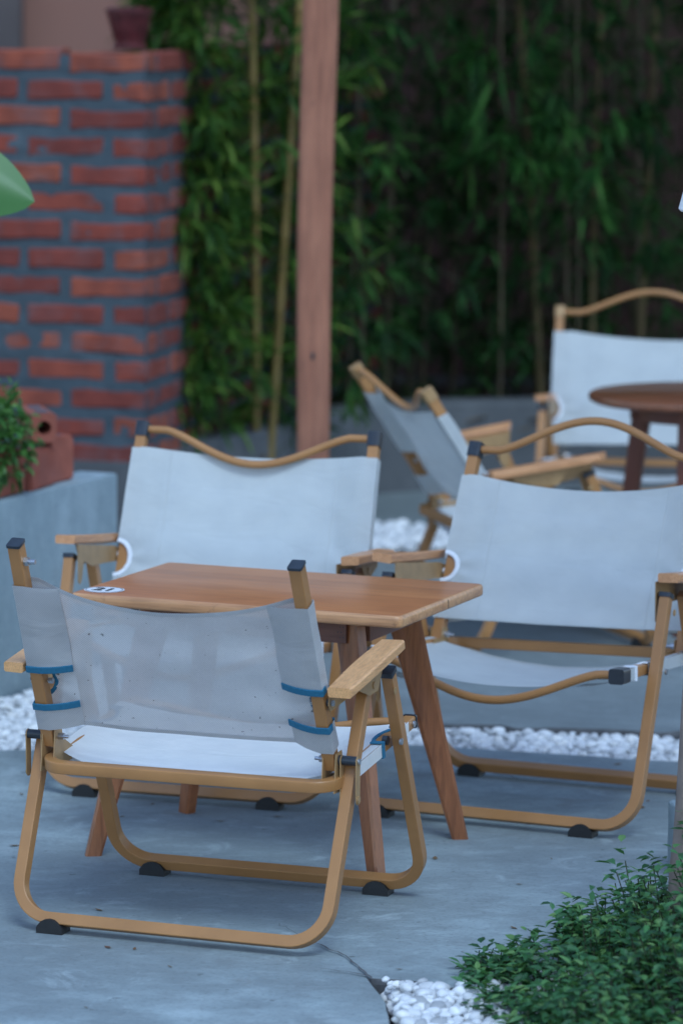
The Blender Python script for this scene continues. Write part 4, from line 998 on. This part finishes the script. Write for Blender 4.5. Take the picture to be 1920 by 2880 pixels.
    # top and bottom hems
    for tv, w_, nm in ((tt0 + .006, .0042, 'hem'), (tt1 - .008, .0042, 'hem')):
        mb = MB(); vs = []; uv = []
        for j in range(49):
            x = -.235 + .47 * j / 48
            for o_, dv_ in ((.0124, -.011), (.0124, .011)): vs.append(back_pt(x, tv + (dv_ if tv < .5 else dv_), o_)); uv.append((x, dv_ * .3))
        mb.add(vs, [(2 * j, 2 * j + 1, 2 * j + 3, 2 * j + 2) for j in range(48)])
        me = mb.mesh('hem', fabs, ang=180); l = me.uv_layers.new(name='UVMap')
        for lp in me.loops: l.data[lp.index].uv = uv[lp.vertex_index]
        mesh_obj('hem', me, cloth)
    # stitched vertical seams beside the posts
    if kind != 'mesh':
        for s in (-1, 1):
            P_ = [back_pt(s * (.172 - .004 * (i / 30)), tt0 + (tt1 - tt0) * i / 30) + Vector((0, .0004, .0002)) for i in range(31)]
            mb = MB(); sweep(mb, P_, rrect(.0009, .0006, .0003, 2), N=(0, .87, .4)); mb.build('seam', fabs, cloth)
    # ---------------- seat cloth
    ys0, ye = (.064 if kind == 'mesh' else .052), (EL - SL).length - (.012 if kind != 'mesh' else .05)
    Lr = (EL - SL).length; nA = ye - .125 if kind == 'mesh' else ye - .115; nB = nA + (.085 if kind == 'mesh' else .062)
    upn = nrm if nrm.z > 0 else -nrm
    def seat_pt(u, y):
        """u -1..1 across, y metres along the rails from the rear corner"""
        a = SL + dE * y; b = SR + (ER - SR).normalized() * y; q = a.lerp(b, (u + 1) / 2)
        k = max(0, 1 - u * u); wr = .002 * noise.noise(Vector((u * 4, y * 14, idx)))
        return q + upn * .0112 - Vector((0, 0, (.019 if kind == 'mesh' else .047) * k ** .8)) + upn * wr
    def seat_y(u, s_):
        """rear edge has its corners cut away at an angle"""
        a = abs(u); rear = ys0 - .045 * min(1, max(0, (.97 - a) / .30)); rear = max(rear, ys0 - .052)
        return rear + (ye - rear) * s_
    mb = MB(); vs = []; uv = []; nu, ny = 44, 30
    for j in range(ny + 1):
        for i in range(nu + 1):
            u = -1 + 2 * i / nu; y = seat_y(u, j / ny)
            cutu = 0
            if nA < y < nB: cutu = .10 * math.sqrt(max(0, 1 - ((y - (nA + nB) / 2) / ((nB - nA) / 2)) ** 2))
            wdt = 1 + .0108 / .245
            q = seat_pt(u * (wdt - cutu), y); vs.append(q); uv.append((q.x, y))
    mb.add(vs, [(j * (nu + 1) + i, j * (nu + 1) + i + 1, (j + 1) * (nu + 1) + i + 1, (j + 1) * (nu + 1) + i) for j in range(ny) for i in range(nu)])
    me = mb.mesh('seat_cloth', seatm, ang=180); l = me.uv_layers.new(name='UVMap')
    for lp in me.loops: l.data[lp.index].uv = uv[lp.vertex_index]
    scl = mesh_obj('seat_cloth', me, t)
    for s in (-1, 1):
        for ya, yb, tp in ((ys0, nA, 1), (nB, ye, 0)):
            mb = MB(); vs = []; uv = []; rows = 8; rings = []
            for i in range(rows + 1):
                y = ya + (yb - ya) * i / rows; a = (SL if s < 0 else SR) + dE * y
                out = Vector((s, 0, 0)); q = [a + out * .0122 + upn * .0112, a + out * .0124 - upn * .0110, a - out * .0115 - upn * .0118, a - out * .05 - upn * .022, a - out * .085 - upn * .026]
                rings.append(q); acc = 0
                for k, r_ in enumerate(q): vs.append(r_); uv.append((k * .02, y))
            mb.add(vs, [(i * 5 + j, i * 5 + j + 1, (i + 1) * 5 + j + 1, (i + 1) * 5 + j) for i in range(rows) for j in range(4)])
            me = mb.mesh('seat_sleeve', seatm if kind == 'mesh' else fabs, ang=50); l = me.uv_layers.new(name='UVMap')
            for lp in me.loops: l.data[lp.index].uv = uv[lp.vertex_index]
            mesh_obj('seat_sleeve', me, scl)
            if kind == 'mesh' or tp == 0:
                e = rings[-1] if tp else rings[0]; dd = dE * (-.004 if tp else .004)
                tape([q + dd + Vector((0, 0, 0)) for q in [e[0] - Vector((s * .02, 0, -.0005)), e[0] + Vector((s * .0012, 0, .0012)), e[1] + Vector((s * .0012, 0, -.0008)), e[2] - Vector((0, 0, .001))]], .0055, .0014, dE, parent=scl)
        P_ = []
        for i in range(11):
            a = math.pi * i / 10; y = (nA + nB) / 2 - math.cos(a) * (nB - nA) / 2
            P_.append(seat_pt(s * (1 + .0108 / .245 - .10 * math.sin(a)), y) + upn * .001)
        tape(P_, .0016, .0032, upn, parent=scl)
    return t

F4 = [('A', -1, .07), ('A', 1, .07), ('B', -1, .07), ('B', 1, .085)]
make_chair(0, 'nearest camp chair seen from behind, see-through grey mesh back with blue tapes and dirt specks', 'mesh', 0, [('A', -1, .066), ('B', -1, .066), ('B', 1, .082)], 'camp chairs round the tables')
make_chair(1, 'white camp chair behind the table with a sagging gold top rail, facing the camera', 'white', -.062, [('A', -1, .07), ('A', 1, .07), ('B', 1, .08), ('B', -1, .10)], 'camp chairs round the tables')
make_chair(2, 'white camp chair right of the table with an arched gold top rail', 'white', .066, [('A', -1, .035), ('A', 1, .06), ('B', 1, .055), ('B', -1, .095)], 'camp chairs round the tables')
make_chair(3, 'blurred camp chair seen from its side before the low curb, back leaning left', 'white', -.07, F4, 'camp chairs round the tables')
make_chair(4, 'far camp chair behind the round table, cut by the right edge', 'white', .066, F4, 'camp chairs round the tables')

# ================================================================== TABLE
TX, TY, TA, TW, TD, TH, FW_, FD_ = -.10859, 6.8184, -.39821, .3104, .19905, .4633, .2708, .1896
tb = empty('wooden_table', (TX, TY, 0), TA, label='rectangular reddish wooden table with splayed legs and a 21 sticker', cat='table')
def top_mesh():
    mb = MB(); th = .0205; out = []
    r = .014
    for sx, sy, a0 in ((1, 1, 0), (-1, 1, 90), (-1, -1, 180), (1, -1, 270)):
        for i in range(6):
            a = R(a0 + 90 * i / 5); out.append((sx * (TW - r) + r * math.cos(a), sy * (TD - r) + r * math.sin(a), math.cos(a), math.sin(a)))
    n = len(out); vs = []
    lev = [(.0055, 0), (.0025, -.0009), (.0007, -.0028), (0, -.006), (0, -.0165), (.0012, -.019), (.0035, -th)]
    for ins, dz in lev:
        for x, y, nx, ny in out: vs.append((x - nx * ins, y - ny * ins, TH + dz))
    fs = [tuple(range(n))]
    for k in range(len(lev) - 1): fs += [(k * n + i, (k + 1) * n + i, (k + 1) * n + (i + 1) % n, k * n + (i + 1) % n) for i in range(n)]
    fs.append(tuple(range(len(lev) * n - 1, (len(lev) - 1) * n - 1, -1)))
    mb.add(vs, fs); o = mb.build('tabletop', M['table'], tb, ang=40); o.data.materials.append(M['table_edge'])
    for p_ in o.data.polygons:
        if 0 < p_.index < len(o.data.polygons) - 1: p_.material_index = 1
    return o
top_mesh()
for x, y in ((.135, -TD), (TW, .02)):
    mb = MB(); box(mb, (x, y, TH - .0105), (.0008, .0012, .015) if y < -.1 else (.0012, .0008, .015)); mb.build('edge_joint', M['black'], tb)
# aprons
AZ = TH - .0205 - .0005; AH = .043
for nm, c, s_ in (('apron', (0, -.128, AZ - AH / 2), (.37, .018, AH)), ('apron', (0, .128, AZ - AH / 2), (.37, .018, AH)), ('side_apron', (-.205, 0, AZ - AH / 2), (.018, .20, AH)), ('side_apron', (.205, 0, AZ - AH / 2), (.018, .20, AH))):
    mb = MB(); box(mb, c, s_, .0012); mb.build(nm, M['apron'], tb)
for x in (.170, .176):
    for k in range(4): mb = MB(); cyl(mb, (x + .004 * (k % 2), -.1373, AZ - .006 - k * .009), (x + .004 * (k % 2), -.1368, AZ - .006 - k * .009), .0011, 8); mb.build('nail', M['black'], tb)
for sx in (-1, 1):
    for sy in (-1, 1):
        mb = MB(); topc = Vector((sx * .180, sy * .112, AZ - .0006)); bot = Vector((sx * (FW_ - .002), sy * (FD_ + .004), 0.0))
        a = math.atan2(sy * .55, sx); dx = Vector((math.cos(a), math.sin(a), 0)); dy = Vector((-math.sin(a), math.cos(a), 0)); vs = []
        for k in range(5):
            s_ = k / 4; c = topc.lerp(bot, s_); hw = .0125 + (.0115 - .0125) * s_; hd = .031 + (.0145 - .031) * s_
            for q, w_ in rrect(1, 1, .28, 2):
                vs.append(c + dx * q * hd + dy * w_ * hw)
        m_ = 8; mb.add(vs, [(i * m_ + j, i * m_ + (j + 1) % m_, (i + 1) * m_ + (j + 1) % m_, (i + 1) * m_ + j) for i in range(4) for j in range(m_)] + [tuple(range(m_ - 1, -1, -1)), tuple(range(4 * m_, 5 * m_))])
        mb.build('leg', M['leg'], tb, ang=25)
# number sticker, stuck on the table
stk = empty('number_sticker', (-.413, 6.788, TH + .0002), TA, label='oval white number 21 sticker at the left corner of the tabletop', cat='sticker')
def oval(name, rx, ry, z, mat, parent, inner=None):
    mb = MB(); n = 48; vs = [(rx * math.cos(2 * math.pi * i / n), ry * math.sin(2 * math.pi * i / n), z) for i in range(n)]
    if inner: 
        vs += [(inner[0] * math.cos(2 * math.pi * i / n), inner[1] * math.sin(2 * math.pi * i / n), z) for i in range(n)]
        mb.add(vs, [(i, (i + 1) % n, n + (i + 1) % n, n + i) for i in range(n)])
    else: mb.add(vs, [tuple(range(n))])
    return mb.build(name, mat, parent, smooth=False)
oval('disc', .036, .0325, .0004, M['white_print'], stk); oval('outline', .0335, .0302, .0008, M['black_print'], stk, (.0322, .0289))
cu = bpy.data.curves.new('number', 'FONT'); cu.body = '21'; cu.size = .040; cu.align_x = 'CENTER'; cu.align_y = 'CENTER'; cu.offset = .0011
to = bpy.data.objects.new('number_tmp', cu); COL.objects.link(to); dg = bpy.context.evaluated_depsgraph_get()
me = bpy.data.meshes.new_from_object(to.evaluated_get(dg)); bpy.data.objects.remove(to); me.materials.clear(); me.materials.append(M['black_print'])
nb = mesh_obj('number', me, stk, (0, 0, .0011))

# ================================================================== ROUND TABLE
rt_ = empty('round_table', (.845, 9.25, 0), .35, label='dark brown round wooden table with straight splayed legs at the right edge', cat='table')
mb = MB(); lathe(mb, [(.225, .525), (.252, .528), (.262, .534), (.2635, .541), (.262, .547), (.256, .550)], 64); mb.build('tabletop', M['round'], rt_)
mb = MB(); lathe(mb, [(.16, .49), (.165, .49), (.165, .5248), (.16, .5248)], 40); mb.build('apron', M['round_leg'], rt_)
for k in range(4):
    a = R(-35 + 90 * k); mb = MB(); c0 = Vector((math.cos(a) * .135, math.sin(a) * .135, .524)); c1 = Vector((math.cos(a) * .20, math.sin(a) * .20, -.002)); sweep(mb, [c0, c1], rrect(.025, .021, .004, 3), N=(math.cos(a), math.sin(a), 0), scale=[1, .7]); mb.build('leg', M['round_leg'], rt_)
